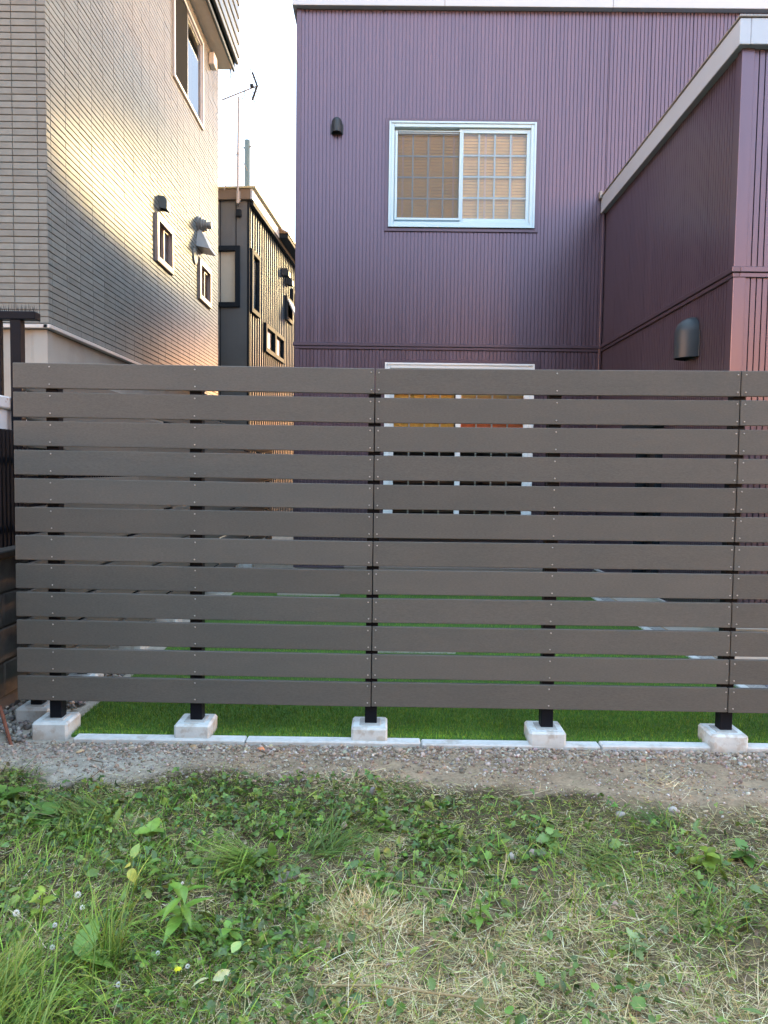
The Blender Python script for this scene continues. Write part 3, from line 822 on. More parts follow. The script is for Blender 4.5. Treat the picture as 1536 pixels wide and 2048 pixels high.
def fixed_window(u0, u1, z0, z1, mp, back, tilt=False):
    f = MB(); fw = .07
    for (a, b, c, d) in ((u0 - .03, u0 + fw, z0 - .03, z1 + .03), (u1 - fw, u1 + .03, z0 - .03, z1 + .03), (u0 + fw, u1 - fw, z1 - fw, z1 + .03), (u0 + fw, u1 - fw, z0 - .03, z0 + fw)):
        mbox(f, mp, (a, -.08, c), (b, .055, d), .005)
    w = f.build('window', CHAR_T, DH)
    MB().add([mp(u0 + fw, -.01, z0 + fw), mp(u1 - fw, -.01, z0 + fw), mp(u1 - fw, -.01, z1 - fw), mp(u0 + fw, -.01, z1 - fw)], [(0, 1, 2, 3)]).build('pane', GLASS, w, fix=False)
    mbox(MB(), mp, (u0 + .02, -.05, z0 + .02), (u1 - .02, -.04, z1 - .02)).build('roller_blind', back, w)
    if tilt:
        MB().add([mp(u0 + .04, .06, z1 - .03), mp(u1 - .04, .06, z1 - .03), mp(u1 - .04, .30, z0 + .02), mp(u0 + .04, .30, z0 + .02),
                  mp(u0 + .04, .03, z1 - .03), mp(u1 - .04, .03, z1 - .03), mp(u1 - .04, .27, z0 - .01), mp(u0 + .04, .27, z0 - .01)],
                 [(0, 1, 2, 3), (7, 6, 5, 4), (0, 4, 5, 1), (2, 6, 7, 3), (1, 5, 6, 2), (3, 7, 4, 0)]).build('open_sash', ALU_GREY, w)
    return w
fixed_window(.21, 1.5, 4.72, 5.91, dfront, SHADE)
fixed_window(.12, .77, 4.65, 5.9, dside, mat('blue_grey_blind', (.30, .36, .38), rough=.6))
fixed_window(1.38, 2.32, 4.03, 4.62, dside, WHITE_TRIM)
fixed_window(2.34, 3.30, 4.03, 4.62, dside, WHITE_TRIM)
fixed_window(3.60, 4.35, 5.2, 5.75, dside, SHADE, True)
fixed_window(4.40, 4.95, 5.58, 6.1, dside, DARK)
hood_profile(DH, dside, 3.2, 3.42, 6.16, .2, .17, HOODM, .03)
hood_profile(DH, dside, 3.66, 3.88, 6.05, .2, .17, HOODM, .03)
MB().cbox((-.25, -.10, DT - .34), (-.15, -.013, DT - .20), .008).build('lamp_box', CHAR_T, DH)

# aerial on the dark house, pole behind it
AN = empty('tv_antenna', (-3.075, 15.36, 6.80), 0, 'thin grey rooftop aerial with long boom and bent reflector on the dark house', 'antenna')
MB().tube([(0, 0, -.05), (.004, 0, 1.0), (.014, 0, 2.06)], [.026, .022, .018], 8).build('mast', GALV, AN)
MB().cbox((-.035, .0, -.02), (.045, .05, .20), .004).build('bracket', GALV, AN)
MB().tube([(-.31, -.06, 1.97), (.38, .05, 2.31)], .013, 6).build('boom', GALV, AN)
for k in range(13):
    s = k / 12; c = Vector((-.30 + .60 * s, -.058 + .1 * s, 1.975 + .295 * s)); h = .035 + .05 * s
    MB().tube([c + Vector((-.15 * h, h, 0)), c + Vector((.15 * h, -h, 0))], .006, 5).build('director', GALV, AN)
for sgn in (1, -1):
    MB().tube([(.38, .05, 2.31), (.38 - .10, .05 + .02, 2.31 + sgn * .27)], .022, 6).build('reflector', CHAR_T, AN)
    for q in (.3, .6, .9):
        MB().tube([(.38 - .1 * q - .02, -.12, 2.31 + sgn * .27 * q), (.38 - .1 * q + .02, .22, 2.31 + sgn * .27 * q)], .008, 5).build('reflector_rod', CHAR_T, AN)
MB().cbox((.24, 0, 2.26), (.31, .06, 2.33), .006).build('feed_box', CHAR_T, AN)
MB().tube([(.13, -.01, 2.19), (.14, 0, 2.10), (.10, 0, 2.03), (.02, 0, 2.02)], .008, 5).build('cable', CHAR_T, AN)
for p in ((-.29, .05, .23), (.15, .25, .70)):
    MB().tube([(0, 0, 1.0), p], .009, 5).build('guy_wire', GALV, AN)
MB().tube([(0, 0, -.02), (.012, -.0, -.12)], .008, 5).build('cable', CHAR_T, AN)
PL = empty('pole', (-3.19, 17.0, 0), 0, 'slim green grey pole standing behind the roof edge of the dark house', 'pole')
MB().tube([(0, 0, 0), (0, 0, 8.72)], [.075, .062], 14).build('shaft', POLEG, PL, smooth=True)
MB().tube([(-.09, 0, 8.55), (.09, -.02, 8.58)], .018, 6).build('band_clamp', GALV, PL)
# building far beyond the alley
FB = empty('distant_building', (-5.6, 36, 0), 0, 'pale grey building far off at the end of the alley', 'building')
MB().box((-3.2, 0, 0), (3.5, 9, 11.6)).build('wall', FARB, FB)
MB().cbox((-3.3, -.1, 11.6), (3.6, 9.1, 11.85), .02).build('roof_edge', WHITE_TRIM, FB)
for x in (-1.6, .2, 1.9):
    for z in (4.2, 7.2, 9.4):
        f = MB().box((x, -.05, z), (x + .9, -.001, z + 1.1)).build('window', CHAR_T, FB)

# ------------------------------------------------------------------ things at the left edge
BWALL = empty('block_wall', (0, 0, 0), 0, 'weathered grey concrete block wall beside the left end of the slat fence', 'wall')
MB().box((-2.165, 2.2, -.2), (-2.068, 8.6, .86)).build('mortar_core', MORTAR, BWALL)
me = MB().cbox((-.055, .004, .005), (.055, .386, .185), .006).mesh('block', BLOCKW)
for r in range(5):
    for k in range(17):
        y = 2.2 + k * .39 - (.195 if r % 2 else 0)
        if y < 2.1 or y > 8.4: continue
        link('block', me, BWALL, (-2.115 + random.uniform(-.0015, .0015), y, -.105 + r * .19))
MB().cbox((-2.19, 2.2, .846), (-2.04, 8.6, .885), .006).build('coping', mat('coping', (.05, .05, .048), rough=.95, spec=.1, var=.3, bump=.4), BWALL)
RL_ = empty('railing', (0, 0, 0), 0, 'black vertical bar railing on top of the block wall', 'railing')
me = MB().cbox((-.009, -.009, 0), (.009, .009, .645), .002).mesh('bar', POST)
for k in range(92):
    link('bar', me, RL_, (-2.075, 2.3 + k * .043, .90))
for z in (1.36, .98): MB().cbox((-2.10, 2.25, z), (-2.0845, 6.35, z + .035), .003).build('rail', POST, RL_)
for y in (2.3, 4.3, 6.3): MB().cbox((-2.15, y, .885), (-2.101, y + .05, 1.50), .003).build('post', POST, RL_)
GT = empty('gate_frame', (-3.0, 6.0, 0), 0, 'black steel gate frame with bird spikes along its top beam', 'gate')
MB().cbox((-.018, -.04, 0), (.066, .04, 2.515), .004).build('post', POST, GT)
MB().cbox((-.145, .0, 0), (-.115, .05, 2.515), .004).build('post', POST, GT)
MB().cbox((-2.2, -.05, 2.516), (.19, .05, 2.579), .006).build('beam', POST, GT)
sp = MB()
for k in range(60):
    x = .17 - k * .033
    for dy in (-.03, .0, .03):
        q = random.uniform(-.012, .012)
        sp.add([(x - .0035, dy, 2.579), (x + .0035, dy, 2.579), (x, dy + .006, 2.579), (x + q, dy * 1.5, 2.645 + random.uniform(-.01, .01))], [(0, 1, 3), (1, 2, 3), (2, 0, 3)])
tag(sp.build('bird_spikes', CHAR_T, GT), kind='stuff')
SH = empty('storage_shed', (-3.06, 5.75, 0), 0, 'white steel bin with rust spots behind the black railing', 'bin')
MB().cbox((-1.2, 0, 0), (0, .6, 1.80), .01).build('body', SHEDW, SH)
MB().cbox((-1.23, -.03, 1.80), (.03, .63, 1.90), .012).build('lid', SHEDW, SH)
o = MB().tube([(-1.772, 3.45, -.10), (-1.774, 3.46, 0), (-1.885, 3.57, .16)], .0085, 8).build('rusty_stake', RUST)
tag(o, 'bent rusty iron stake leaning in the gravel by the block wall', 'stake')

# ------------------------------------------------------------------ slat fence
FT = empty('slat_fence', (0, 0, 0), 0, 'wide brown grey composite slat fence on square concrete footings', 'fence')
PX = [(-1.806, 3.586, 1.8445), (-.0515, 3.573, 1.8375), (1.695, 3.535, 1.8445), (3.46, 3.50, 1.85)]
NB, BP, BHT, BTK = 12, .1396, .1214, .020
scr = MB()
def dome(mb, c, r, nrm):
    n = nrm.normalized(); a = n.cross(Vector((0, 0, 1))).normalized(); b = n.cross(a)
    vs = []
    for (t, k) in ((0, 1.0), (.55, .8), (.85, .4)):
        for i in range(7): vs.append(c + n * (r * t * .8) + (a * math.cos(i * 2 * math.pi / 7) + b * math.sin(i * 2 * math.pi / 7)) * r * k)
    fs = []
    for l in range(2):
        for i in range(7): fs.append((l * 7 + i, l * 7 + (i + 1) % 7, l * 7 + 7 + (i + 1) % 7, l * 7 + 7 + i))
    fs.append(tuple(14 + i for i in range(7)))
    mb.add(vs, fs)
post_x = [-1.626, -.923, -.0515, .822, 1.70, 2.575, 3.44]
def fence_at(x):
    for a, b in zip(PX[:-1], PX[1:]):
        if a[0] <= x <= b[0] or b is PX[-1]:
            t = (x - a[0]) / (b[0] - a[0]); return Vector([a[k] + (b[k] - a[k]) * t for k in range(3)])
for si in range(3):
    A, B = Vector(PX[si]), Vector(PX[si + 1])
    gap = .0025
    L = (B - A).length - gap * (1 if si == 0 else 2)
    d = (B - A).normalized()
    rz = math.atan2(d.y, d.x); ry = -math.asin(d.z)
    me = MB().cbox((0, 0, 0), (L, BTK, BHT), .0025).mesh('board', BOARD)
    for r in range(NB):
        z = -BHT - r * BP
        jit = random.uniform(-.0012, .0012)
        o = link('board', me, FT, A + d * (gap if si else 0) + Vector((0, random.uniform(-.001, .001), z + jit)), (0, ry + random.uniform(-.0003, .0003), rz))
        nrm = Vector((d.y, -d.x, 0))
        for x in post_x:
            if not (A.x - .01 <= x <= B.x + .01): continue
            for off in ((-.019, .019) if (abs(x - A.x) < .03 or abs(x - B.x) < .03) else (0.0,)):
                xx = x + off
                if not (A.x + .004 < xx < B.x - .004): continue
                p = fence_at(xx)
                for dz in (.019, BHT - .019):
                    dome(scr, Vector((xx + random.uniform(-.002, .002), p.y - .0012, p.z - r * BP - dz + random.uniform(-.001, .001))), .0042, nrm)
tag(scr.build('screws', STEEL, FT, smooth=True), kind='stuff')
post_me = MB().cbox((-.03, -.03, 0), (.03, .03, 1.66), .003).mesh('post', POST)
foot = MB()
# footing block: chamfered block with a sunk ring round the post
c0, h0 = .0885, .088
foot.cbox((-c0, -c0, -.25), (c0, c0, h0), .010)
foot_me = foot.mesh('footing', CONC)
ring = MB()
for (q0, q1, z) in ((.062, .058, h0 + .0012), (.036, .030, h0 + .003)):
    for s in range(4):
        pass
grout = MB().cbox((-.052, -.052, h0 - .01), (.052, .052, h0 + .004), .004)
grout_me = grout.mesh('grout_collar', mat('grey_grout', (.36, .37, .36), rough=.9, var=.15, vscale=25, bump=.4, bscale=80, perobj=.05))
foot_z = {0: .0, 1: .002, 2: .0, 3: -.003, 4: .002}
for i, x in enumerate(post_x):
    p = fence_at(x)
    y = p.y + BTK + .031
    rz = random.uniform(-.02, .02)
    link('post', post_me, FT, (x, y, .075 + random.uniform(-.003, .003) + p.z - 1.8445), (0, 0, rz * .3))
    f = link('footing', foot_me, FT, (x - .006, y - .006, foot_z.get(i, 0)), (0, 0, rz))
    link('grout_collar', grout_me, FT, (x - .004, y - .006, foot_z.get(i, 0)), (0, 0, rz))

# return fence along the left boundary
RF = empty('return_fence', (0, 0, 0), 0, 'matching slat fence running back along the left boundary', 'fence')
ry_posts = [3.835, 4.42, 5.30, 6.18, 7.06, 7.94, 8.82, 9.70, 10.58, 11.46]
for (y0, y1) in ((3.64, 5.298), (5.303, 7.058), (7.063, 8.818), (8.823, 10.578), (10.583, 11.6)):
    me = MB().cbox((0, 0, 0), (BTK, y1 - y0, BHT), .0025).mesh('board', BOARD)
    for r in range(NB):
        link('board', me, RF, (-1.787, y0, 1.838 - BHT - r * BP))
for i, y in enumerate(ry_posts):
    link('post', post_me, RF, (-1.818, y, .075))
    link('footing', foot_me, RF, (-1.815, y, 0), (0, 0, random.uniform(-.02, .02)))
    link('grout_collar', grout_me, RF, (-1.817, y, 0))

# ------------------------------------------------------------------ kerb, edging, paver
KB = empty('kerb', (0, 0, 0), 0, 'row of pale concrete kerb stones between bare soil and green turf', 'kerb')
jx = [-1.505, -.66, .199, 1.077, 1.93, 2.8, 3.6]
for a, c in zip(jx[:-1], jx[1:]):
    ya = np.interp((a + c) / 2, [-1.5, 3.6], [3.552, 3.532])
    MB().cbox((0, -.034, -.12), (c - a - .005, .036, .022), .006).build('kerb_stone', KERB, KB, (a, ya, random.uniform(-.003, .003)))
ED = empty('garden_edging', (0, 0, 0), 0, 'pale concrete edging where the turf meets the gravel by the wing', 'kerb')
for k in range(6):
    y = 4.45 + k * .6
    MB().cbox((2.235, y, -.1), (2.295, y + .596, .028), .005).build('edging_stone', KERB, ED)
for k in range(4):
    x = 2.296 + k * .6
    MB().cbox((x, 4.45, -.1), (x + .596, 4.51, .028), .005).build('edging_stone', KERB, ED)
o = MB().cbox((-.07, 5.32, -.03), (.54, 5.60, .035), .008).build('paving_stone', KERB)
tag(o, 'flat pale paving stone lying in the green turf', 'paver')

# ------------------------------------------------------------------ unseen houses added behind the viewer to block low light and darken reflections
H1 = empty('added_house_right', (13.2, -9.0, 0), 0, 'unseen dark house added across the road to block low light beside the gap', 'house')
MB().box((0, -8, 0), (13, 0, 6.6)).build('wall', BROWNW, H1)
MB().prism([(-.5, 6.6), (13.5, 6.6), (6.5, 8.4)], 'y', -8.4, .5).build('roof', CHAR_T, H1)
H2 = empty('added_house_left', (-14, -8.5, 0), 0, 'unseen dark brown house added behind the viewer to block low light', 'house')
MB().box((0, -8, 0), (20.2, 0, 6.6)).build('wall', BROWNW, H2)
MB().prism([(-.5, 6.6), (20.7, 6.6), (10.1, 8.2)], 'y', -8.4, .5).build('roof', CHAR_T, H2)

# ------------------------------------------------------------------ turf, gravel, stones, grass and weeds
def ribbons(pos, az, lean, curl, length, width, segs, col0, col1, floor=None, fold=0.0, tipw=.12, twist=0.0):
    """curved tapering blades; returns verts, quads, colours"""
    n = len(pos)
    s = np.linspace(0, 1, segs + 1)
    th = lean[:, None] + curl[:, None] * s[None] ** 1.2
    azs = az[:, None] + (twist if np.isscalar(twist) else twist[:, None]) * s[None] ** 2
    ds = length[:, None] / segs
    dx = np.sin(th) * ds; dz = np.cos(th) * ds
    px = np.concatenate([np.zeros((n, 1)), np.cumsum(dx[:, :-1] * np.cos(azs[:, :-1]), 1)], 1)
    py = np.concatenate([np.zeros((n, 1)), np.cumsum(dx[:, :-1] * np.sin(azs[:, :-1]), 1)], 1)
    pz = np.concatenate([np.zeros((n, 1)), np.cumsum(dz[:, :-1], 1)], 1)
    X = pos[:, 0:1] + px; Y = pos[:, 1:2] + py; Z = pos[:, 2:3] + pz
    if floor is not None:
        F = floor(X, Y) + .002 + .006 * rng.random((n, 1))
        Z = np.maximum(Z, F)
    w = width[:, None] * np.clip((1 - s[None]) ** .6, tipw, 1) * np.clip(.55 + 2.2 * s[None], 0, 1) / 2
    ori = azs + np.pi / 2
    sx, sy = np.cos(ori) * w, np.sin(ori) * w
    tw = rng.normal(0, .35, (n, 1)) * w
    A = np.stack([X - sx, Y - sy, Z - tw], -1); B = np.stack([X + sx, Y + sy, Z + tw], -1)
    V = np.stack([A, B], 2).reshape(n, -1, 3)
    k = V.shape[1]
    base = (np.arange(n) * k)[:, None]
    q = np.array([[2 * i, 2 * i + 1, 2 * i + 3, 2 * i + 2] for i in range(segs)])
    Fq = (base[:, :, None] + q[None]).reshape(-1, 4)
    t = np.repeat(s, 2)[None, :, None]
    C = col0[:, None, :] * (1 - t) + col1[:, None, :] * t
    return V.reshape(-1, 3), Fq, C.reshape(-1, 3)

def instances(tv, tf, pos, yaw, pitch, roll, scale, col):
    """many copies of one small template baked into arrays"""
    n = len(pos); tv = np.asarray(tv, float); tf = np.asarray(tf)
    v = tv[None] * (scale[:, None, None] if scale.ndim == 1 else scale[:, None, :])
    def rot(v, a, i, j):
        c, s_ = np.cos(a)[:, None], np.sin(a)[:, None]
        o = v.copy(); o[..., i] = v[..., i] * c - v[..., j] * s_; o[..., j] = v[..., i] * s_ + v[..., j] * c
        return o
    v = rot(v, roll, 1, 2); v = rot(v, pitch, 2, 0); v = rot(v, yaw, 0, 1)
    v = v + pos[:, None, :]
    f = (np.arange(n)[:, None, None] * len(tv) + tf[None]).reshape(-1, tf.shape[1])
    c = np.repeat(col[:, None, :], len(tv), 1)
    return v.reshape(-1, 3), f, c.reshape(-1, 3)

def join(parts):
    vs, fs, cs = [], [], []; k = 0
    for v, f, c in parts:
        vs.append(v); fs.append(f + k); cs.append(c); k += len(v)
    return np.concatenate(vs), np.concatenate(fs), np.concatenate(cs)

def pick(pal, n, jit=.15):
    pal = np.array(pal, float)
    c = pal[rng.integers(0, len(pal), n)]
    c = c * np.array([1.10, 1.0, .88]) if (c[:, 1] > c[:, 0] * 1.02).mean() > .5 else c
    return np.clip(c * (1 + rng.normal(0, jit, (n, 1))) * (1 + rng.normal(0, jit * .35, (n, 3))), .004, 1)

# --- artificial turf pile
def turf(n, x0, x1, y0, y1, h):
    p = np.zeros((n, 3)); p[:, 0] = rng.uniform(x0, x1, n); p[:, 1] = rng.uniform(y0, y1, n); p[:, 2] = .012
    nn = fbm(p[:, 0] * 3, p[:, 1] * 3, 3, 11)[:, None]
    c = pick([(.11, .26, .022), (.15, .32, .030), (.075, .20, .018), (.26, .36, .05), (.09, .22, .03)], n, .2) * (.55 + .9 * nn)
    edge = (p[:, 1] < y0 + .035)[:, None] & (y0 < 3.7)
    c = np.where(edge, c * 1.25 + np.array([.02, .02, .0]), c)
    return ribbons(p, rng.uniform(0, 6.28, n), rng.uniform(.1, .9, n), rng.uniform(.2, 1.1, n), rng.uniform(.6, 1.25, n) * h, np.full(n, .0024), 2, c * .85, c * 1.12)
tv = join([turf(105000, TURF_X0, 3.0, TURF_Y0 + .003, 4.44, .019), turf(36000, TURF_X0, TURF_X1, 4.44, 5.9, .022), turf(18000, TURF_X0, TURF_X1, 5.9, TURF_Y1, .024)])
tag(link('turf_pile', np_mesh('turf_pile', *tv[:2], TINT_GRASS, tv[2])), kind='stuff')

# --- stones
def rock_template(seed, sub=1):
    import bmesh
    bm = bmesh.new(); bmesh.ops.create_icosphere(bm, subdivisions=sub, radius=1)
    r = random.Random(seed)
    ax = [Vector((r.gauss(0, 1), r.gauss(0, 1), r.gauss(0, 1))).normalized() for _ in range(7)]
    dd = [r.uniform(.55, .9) for _ in ax]
    for v in bm.verts:
        for a, d in zip(ax, dd):
            t = v.co.dot(a)
            if t > d: v.co -= a * (t - d)
        v.co *= r.uniform(.93, 1.06)
    vs = [tuple(v.co) for v in bm.verts]; fs = [[v.index for v in f.verts] for f in bm.faces]
    bm.free(); return np.array(vs), np.array(fs)
rocks1 = [rock_template(k, 1) for k in range(8)]
rocks2 = [rock_template(20 + k, 2) for k in range(6)]
def scatter_rocks(pos, size, col, temps, flat=.65):
    parts = []; idx = rng.integers(0, len(temps), len(pos))
    for t in range(len(temps)):
        m = idx == t; n = m.sum()
        if not n: continue
        sc = size[m, None] * np.stack([rng.uniform(.75, 1.3, n), rng.uniform(.65, 1.0, n), rng.uniform(.45, .9, n) * flat * 1.3], -1)
        parts.append(instances(*temps[t], pos[m], rng.uniform(0, 6.28, n), rng.normal(0, .35, n), rng.normal(0, .35, n), sc, col[m]))
    return join(parts)
STONEPAL = [(.36, .29, .22), (.45, .39, .33), (.26, .20, .155), (.40, .30, .21), (.31, .29, .27), (.58, .53, .46), (.20, .155, .12), (.38, .26, .18)]
# pebbles of the bare strip
n = 30000
x = rng.uniform(-2.2, 2.3, n); y = 2.55 + rng.random(n) ** .75 * .96
gl_ = grass_line(x) + .46 * (fbm(x * 3.6, y * 3.6, 4, 21) - .5)
keep = (y > gl_ - .12) & (y < 3.515) & (rng.random(n) < .25 + .75 * np.clip((y - gl_) / .25, 0, 1)) & (fbm(x * 6, y * 6, 3, 61) + .25 * (y > 3.36) + .15 * (x < -.8) > .40)
x, y = x[keep], y[keep]; n = len(x)
size = .0026 + .0058 * rng.random(n) ** 3.0 + .006 * (rng.random(n) < .03)
near = np.clip((y - 3.36) / .12, 0, 1); size *= 1 + .45 * near
col = pick(STONEPAL, n, .16); lf = np.clip((-.7 - x) / .4, 0, 1)[:, None]
col = col * (1 - .5 * lf) + .5 * lf * np.array([.33, .30, .275])
pos = np.stack([x, y, gz(x, y) + size * .25], -1)
P1 = scatter_rocks(pos, size, col, rocks1)
tag(link('pebbles', np_mesh('pebbles', *P1[:2], TINT_STONE, P1[2], smooth=False)), kind='stuff')
n = 2600
x = rng.uniform(-1.6, 2.2, n); y = 3.515 - np.abs(rng.normal(0, .06, n)) - .32 * rng.random(n) * (rng.random(n) < .35); size = .004 + .010 * rng.random(n) ** 2.2
P2 = scatter_rocks(np.stack([x, y, gz(x, y) + size * .3], -1), size, pick([(.30, .23, .175), (.36, .29, .23), (.25, .19, .145), (.42, .36, .30), (.22, .17, .13)], n, .14), rocks2, .8)
tag(link('soil_lumps', np_mesh('soil_lumps', *P2[:2], TINT_STONE, P2[2])), kind='stuff')
# grey crushed stone beside the block wall
n = 900
x = rng.uniform(-2.06, -1.66, n); y = rng.uniform(3.42, 4.9, n)
keep = ~((x > -1.72) & (y < 3.72)) & ~((x > -1.83) & (y > 3.74) & (y < 3.93))
keep &= (y > 3.46 + .05 * np.sin(x * 20)) & ((x < -1.68) | (y > 3.9)); x, y = x[keep], y[keep]; n = len(x)
size = rng.uniform(.011, .021, n)
G1 = scatter_rocks(np.stack([x, y, .004 + size * .35 + rng.random(n) * .014], -1), size, pick([(.27, .28, .29), (.20, .21, .225), (.33, .34, .34), (.15, .16, .17)], n, .12), rocks1, .8)
n = 2600
x = rng.uniform(2.42, 3.6, n); y = rng.uniform(4.53, 5.12, n); size = rng.uniform(.010, .019, n)
G2 = scatter_rocks(np.stack([x, y, .004 + size * .3], -1), size, pick([(.30, .30, .30), (.22, .23, .24), (.42, .42, .41), (.17, .17, .18)], n, .12), rocks1, .8)
n = 2200
x = rng.uniform(-1.9, 2.25, n); y = rng.uniform(8.07, 8.5, n); size = rng.uniform(.010, .019, n)
G3 = scatter_rocks(np.stack([x, y, .006 + size * .3], -1), size, pick([(.38, .38, .37), (.3, .3, .31), (.5, .5, .48)], n, .12), rocks1, .8)
G1 = join([G1, G2, G3])
tag(link('gravel', np_mesh('gravel', *G1[:2], TINT_STONE, G1[2])), kind='stuff')
# single stones one can pick out
def stone(x, y, s, col, label, seed, asp=(1, .7, .5), rz=0.0, lift=.35, group=None):
    v, f = rocks2[seed % len(rocks2)]
    v = v * np.array(asp) * s
    me = np_mesh('stone', v, f, TINT_STONE, np.tile(np.array(col), (len(v), 1)))
    o = link('stone', me, None, (x, y, float(gz(x, y)) + s * asp[2] * lift), (0.1, -.1, rz))
    return tag(o, label, 'stone', group or 'loose stones on the soil and lawn')
stone(-.575, 3.455, .029, (.62, .27, .14), 'orange terracotta shard against the kerb left of the middle footing', 1, (1.1, .55, .5), -.6)
stone(-.905, 3.475, .022, (.40, .27, .15), 'rounded ochre stone at the left front corner of the second footing', 2)
stone(-1.19, 3.45, .02, (.40, .33, .24), 'yellowish flat stone on the pale grit before the first kerb stone', 3, (1.1, .7, .45), .5)
stone(-.83, 3.455, .015, (.50, .44, .33), 'small cream round stone on the soil below the second footing', 4, (1, .9, .7))
stone(-1.42, 3.40, .019, (.50, .40, .26), 'flat tan stone lying on grit right of the rusty stake', 5, (1.2, .7, .4), .5)
stone(-1.385, 3.43, .013, (.68, .66, .62), 'small white stone chip beside the flat tan stone', 0, (1.1, .6, .5), -.2)
stone(.085, 3.465, .026, (.34, .30, .25), 'large grey stone at the right corner of the middle footing', 2, (1, .8, .7), .3)
stone(.19, 3.46, .021, (.30, .27, .23), 'rough brown lump beside the kerb right of the middle footing', 3, (1, .8, .7))
stone(.459, 2.487, .020, (.42, .39, .34), 'pale grey stone lying in the mown grass right of centre', 1, (1, .8, .9), .2, .7)
stone(.541, 2.516, .017, (.44, .36, .30), 'pinkish stone in the mown grass next to a pale grey stone', 4, (1, .9, .9), .9, .7)
stone(-.131, 2.696, .017, (.58, .44, .36), 'small pink stone chip in the weeds near the middle', 5, (1, .6, .9), .4, .8)
stone(-.032, 2.985, .026, (.27, .25, .23), 'grey wedge shaped stone standing at the grass edge near the middle', 0, (.6, .5, 1.1), .4, .4)
stone(.95, 2.83, .024, (.36, .34, .31), 'grey stone at the grass edge below the fourth footing', 3, (1, .8, .6), 1.0, .4)
stone(1.17, 2.86, .024, (.46, .43, .40), 'pale wedge stone at the grass edge below the right footing', 2, (.9, .6, .7), 2.0, .5)
stone(1.23, 3.40, .020, (.32, .28, .24), 'brown stone on bare soil left of the right footing', 4, (1.1, .7, .6), .3)
stone(1.83, 3.46, .026, (.30, .27, .23), 'large brown stone at the right corner of the right footing', 1, (1, .8, .7), .3)
stone(-.31, 2.36, .040, (.22, .19, .15), 'flat muddy stone half buried in the weeds', 5, (1.2, .8, .35), .3, .5)

# --- mown grass, clippings, straw
XR0, XR1, YR0, YR1 = -2.1, 2.05, 1.45, 3.30
def sample(n, dens):
    out = []
    got = 0
    while got < n:
        x = rng.uniform(XR0, XR1, n); y = YR0 + (YR1 - YR0) * rng.random(n)
        k = rng.random(n) < dens(x, y)
        out.append(np.stack([x[k], y[k]], -1)); got += k.sum()
    return np.concatenate(out)[:n]
def in_grass(x, y, soft=.1):
    g_ = grass_line(x) + .46 * (fbm(x * 3.6, y * 3.6, 4, 21) - .5)
    return np.clip((g_ - y) / soft, 0, 1)
def patch(x, y): return np.clip((fbm(x * 4.5, y * 4.5, 4, 71) - .30) * 2.6, .05, 1)
GREENS = [(.165, .25, .035), (.22, .31, .045), (.13, .205, .038), (.30, .38, .06), (.085, .145, .032), (.24, .28, .08), (.38, .36, .14)]
def grass_set(n, dens, lean, curl, L, W, pal, segs=4, jit=.34, lay=None):
    xy = sample(n, dens)
    p = np.stack([xy[:, 0], xy[:, 1], gz(xy[:, 0], xy[:, 1]) - .003], -1)
    c = pick(pal, n, jit)
    sw = 6.28 * fbm(p[:, 0] * 1.7, p[:, 1] * 1.7, 3, 33) * 2
    az = rng.uniform(0, 6.28, n) if lay is None else sw + rng.normal(0, lay, n)
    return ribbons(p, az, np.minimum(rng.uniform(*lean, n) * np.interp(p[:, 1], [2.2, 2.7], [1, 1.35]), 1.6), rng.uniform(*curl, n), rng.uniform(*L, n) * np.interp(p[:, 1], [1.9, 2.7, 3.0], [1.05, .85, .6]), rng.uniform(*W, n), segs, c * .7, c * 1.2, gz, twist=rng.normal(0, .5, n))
fl = lambda x, y: in_grass(x, y) * patch(x, y) * (1 - .75 * straw_map(x, y)) * np.clip(1.15 - .25 * (x > -.15), 0, 1)
lush = lambda x, y: in_grass(x, y) * np.clip(lush_map(x, y) * (.35 + 1.0 * fbm(x * 6, y * 6, 3, 77)), 0, 1)
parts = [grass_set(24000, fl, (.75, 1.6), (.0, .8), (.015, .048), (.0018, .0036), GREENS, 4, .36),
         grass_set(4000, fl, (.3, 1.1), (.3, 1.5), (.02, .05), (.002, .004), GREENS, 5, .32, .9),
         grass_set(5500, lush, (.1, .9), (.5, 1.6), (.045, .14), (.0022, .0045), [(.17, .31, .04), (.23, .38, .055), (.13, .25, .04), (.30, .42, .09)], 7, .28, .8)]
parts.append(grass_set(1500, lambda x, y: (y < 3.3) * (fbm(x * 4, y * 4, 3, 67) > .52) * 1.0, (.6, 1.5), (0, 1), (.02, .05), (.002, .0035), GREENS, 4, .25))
g1 = join(parts)
tag(link('mown_grass', np_mesh('mown_grass', *g1[:2], TINT_GRASS, g1[2])), kind='stuff')
STRAW = [(.58, .45, .22), (.68, .57, .32), (.46, .33, .15), (.74, .66, .44), (.34, .23, .10), (.53, .46, .25), (.40, .39, .16)]
sd_ = lambda x, y: np.clip(in_grass(x, y - .1, .2) * (.34 + straw_map(x, y) * 1.0) * np.clip((fbm(x * 7, y * 7, 3, 55) - .25) * 2.2, .1, 1), 0, 1)
parts = [grass_set(42000, sd_, (1.2, 1.65), (-.2, .5), (.02, .075), (.0012, .0028), STRAW, 3, .2),
         grass_set(2600, lambda x, y: in_grass(x, y - .05, .2) * np.clip(.02 + straw_map(x, y) ** 1.5, 0, 1), (.8, 1.4), (-.4, .8), (.04, .13), (.0012, .0026), STRAW, 5, .2)]
parts.append(grass_set(2600, lambda x, y: (y < 3.42) * (fbm(x * 4, y * 4, 3, 68) > .48) * 1.0, (1.3, 1.6), (-.2, .4), (.015, .06), (.0012, .0026), STRAW, 3, .2))
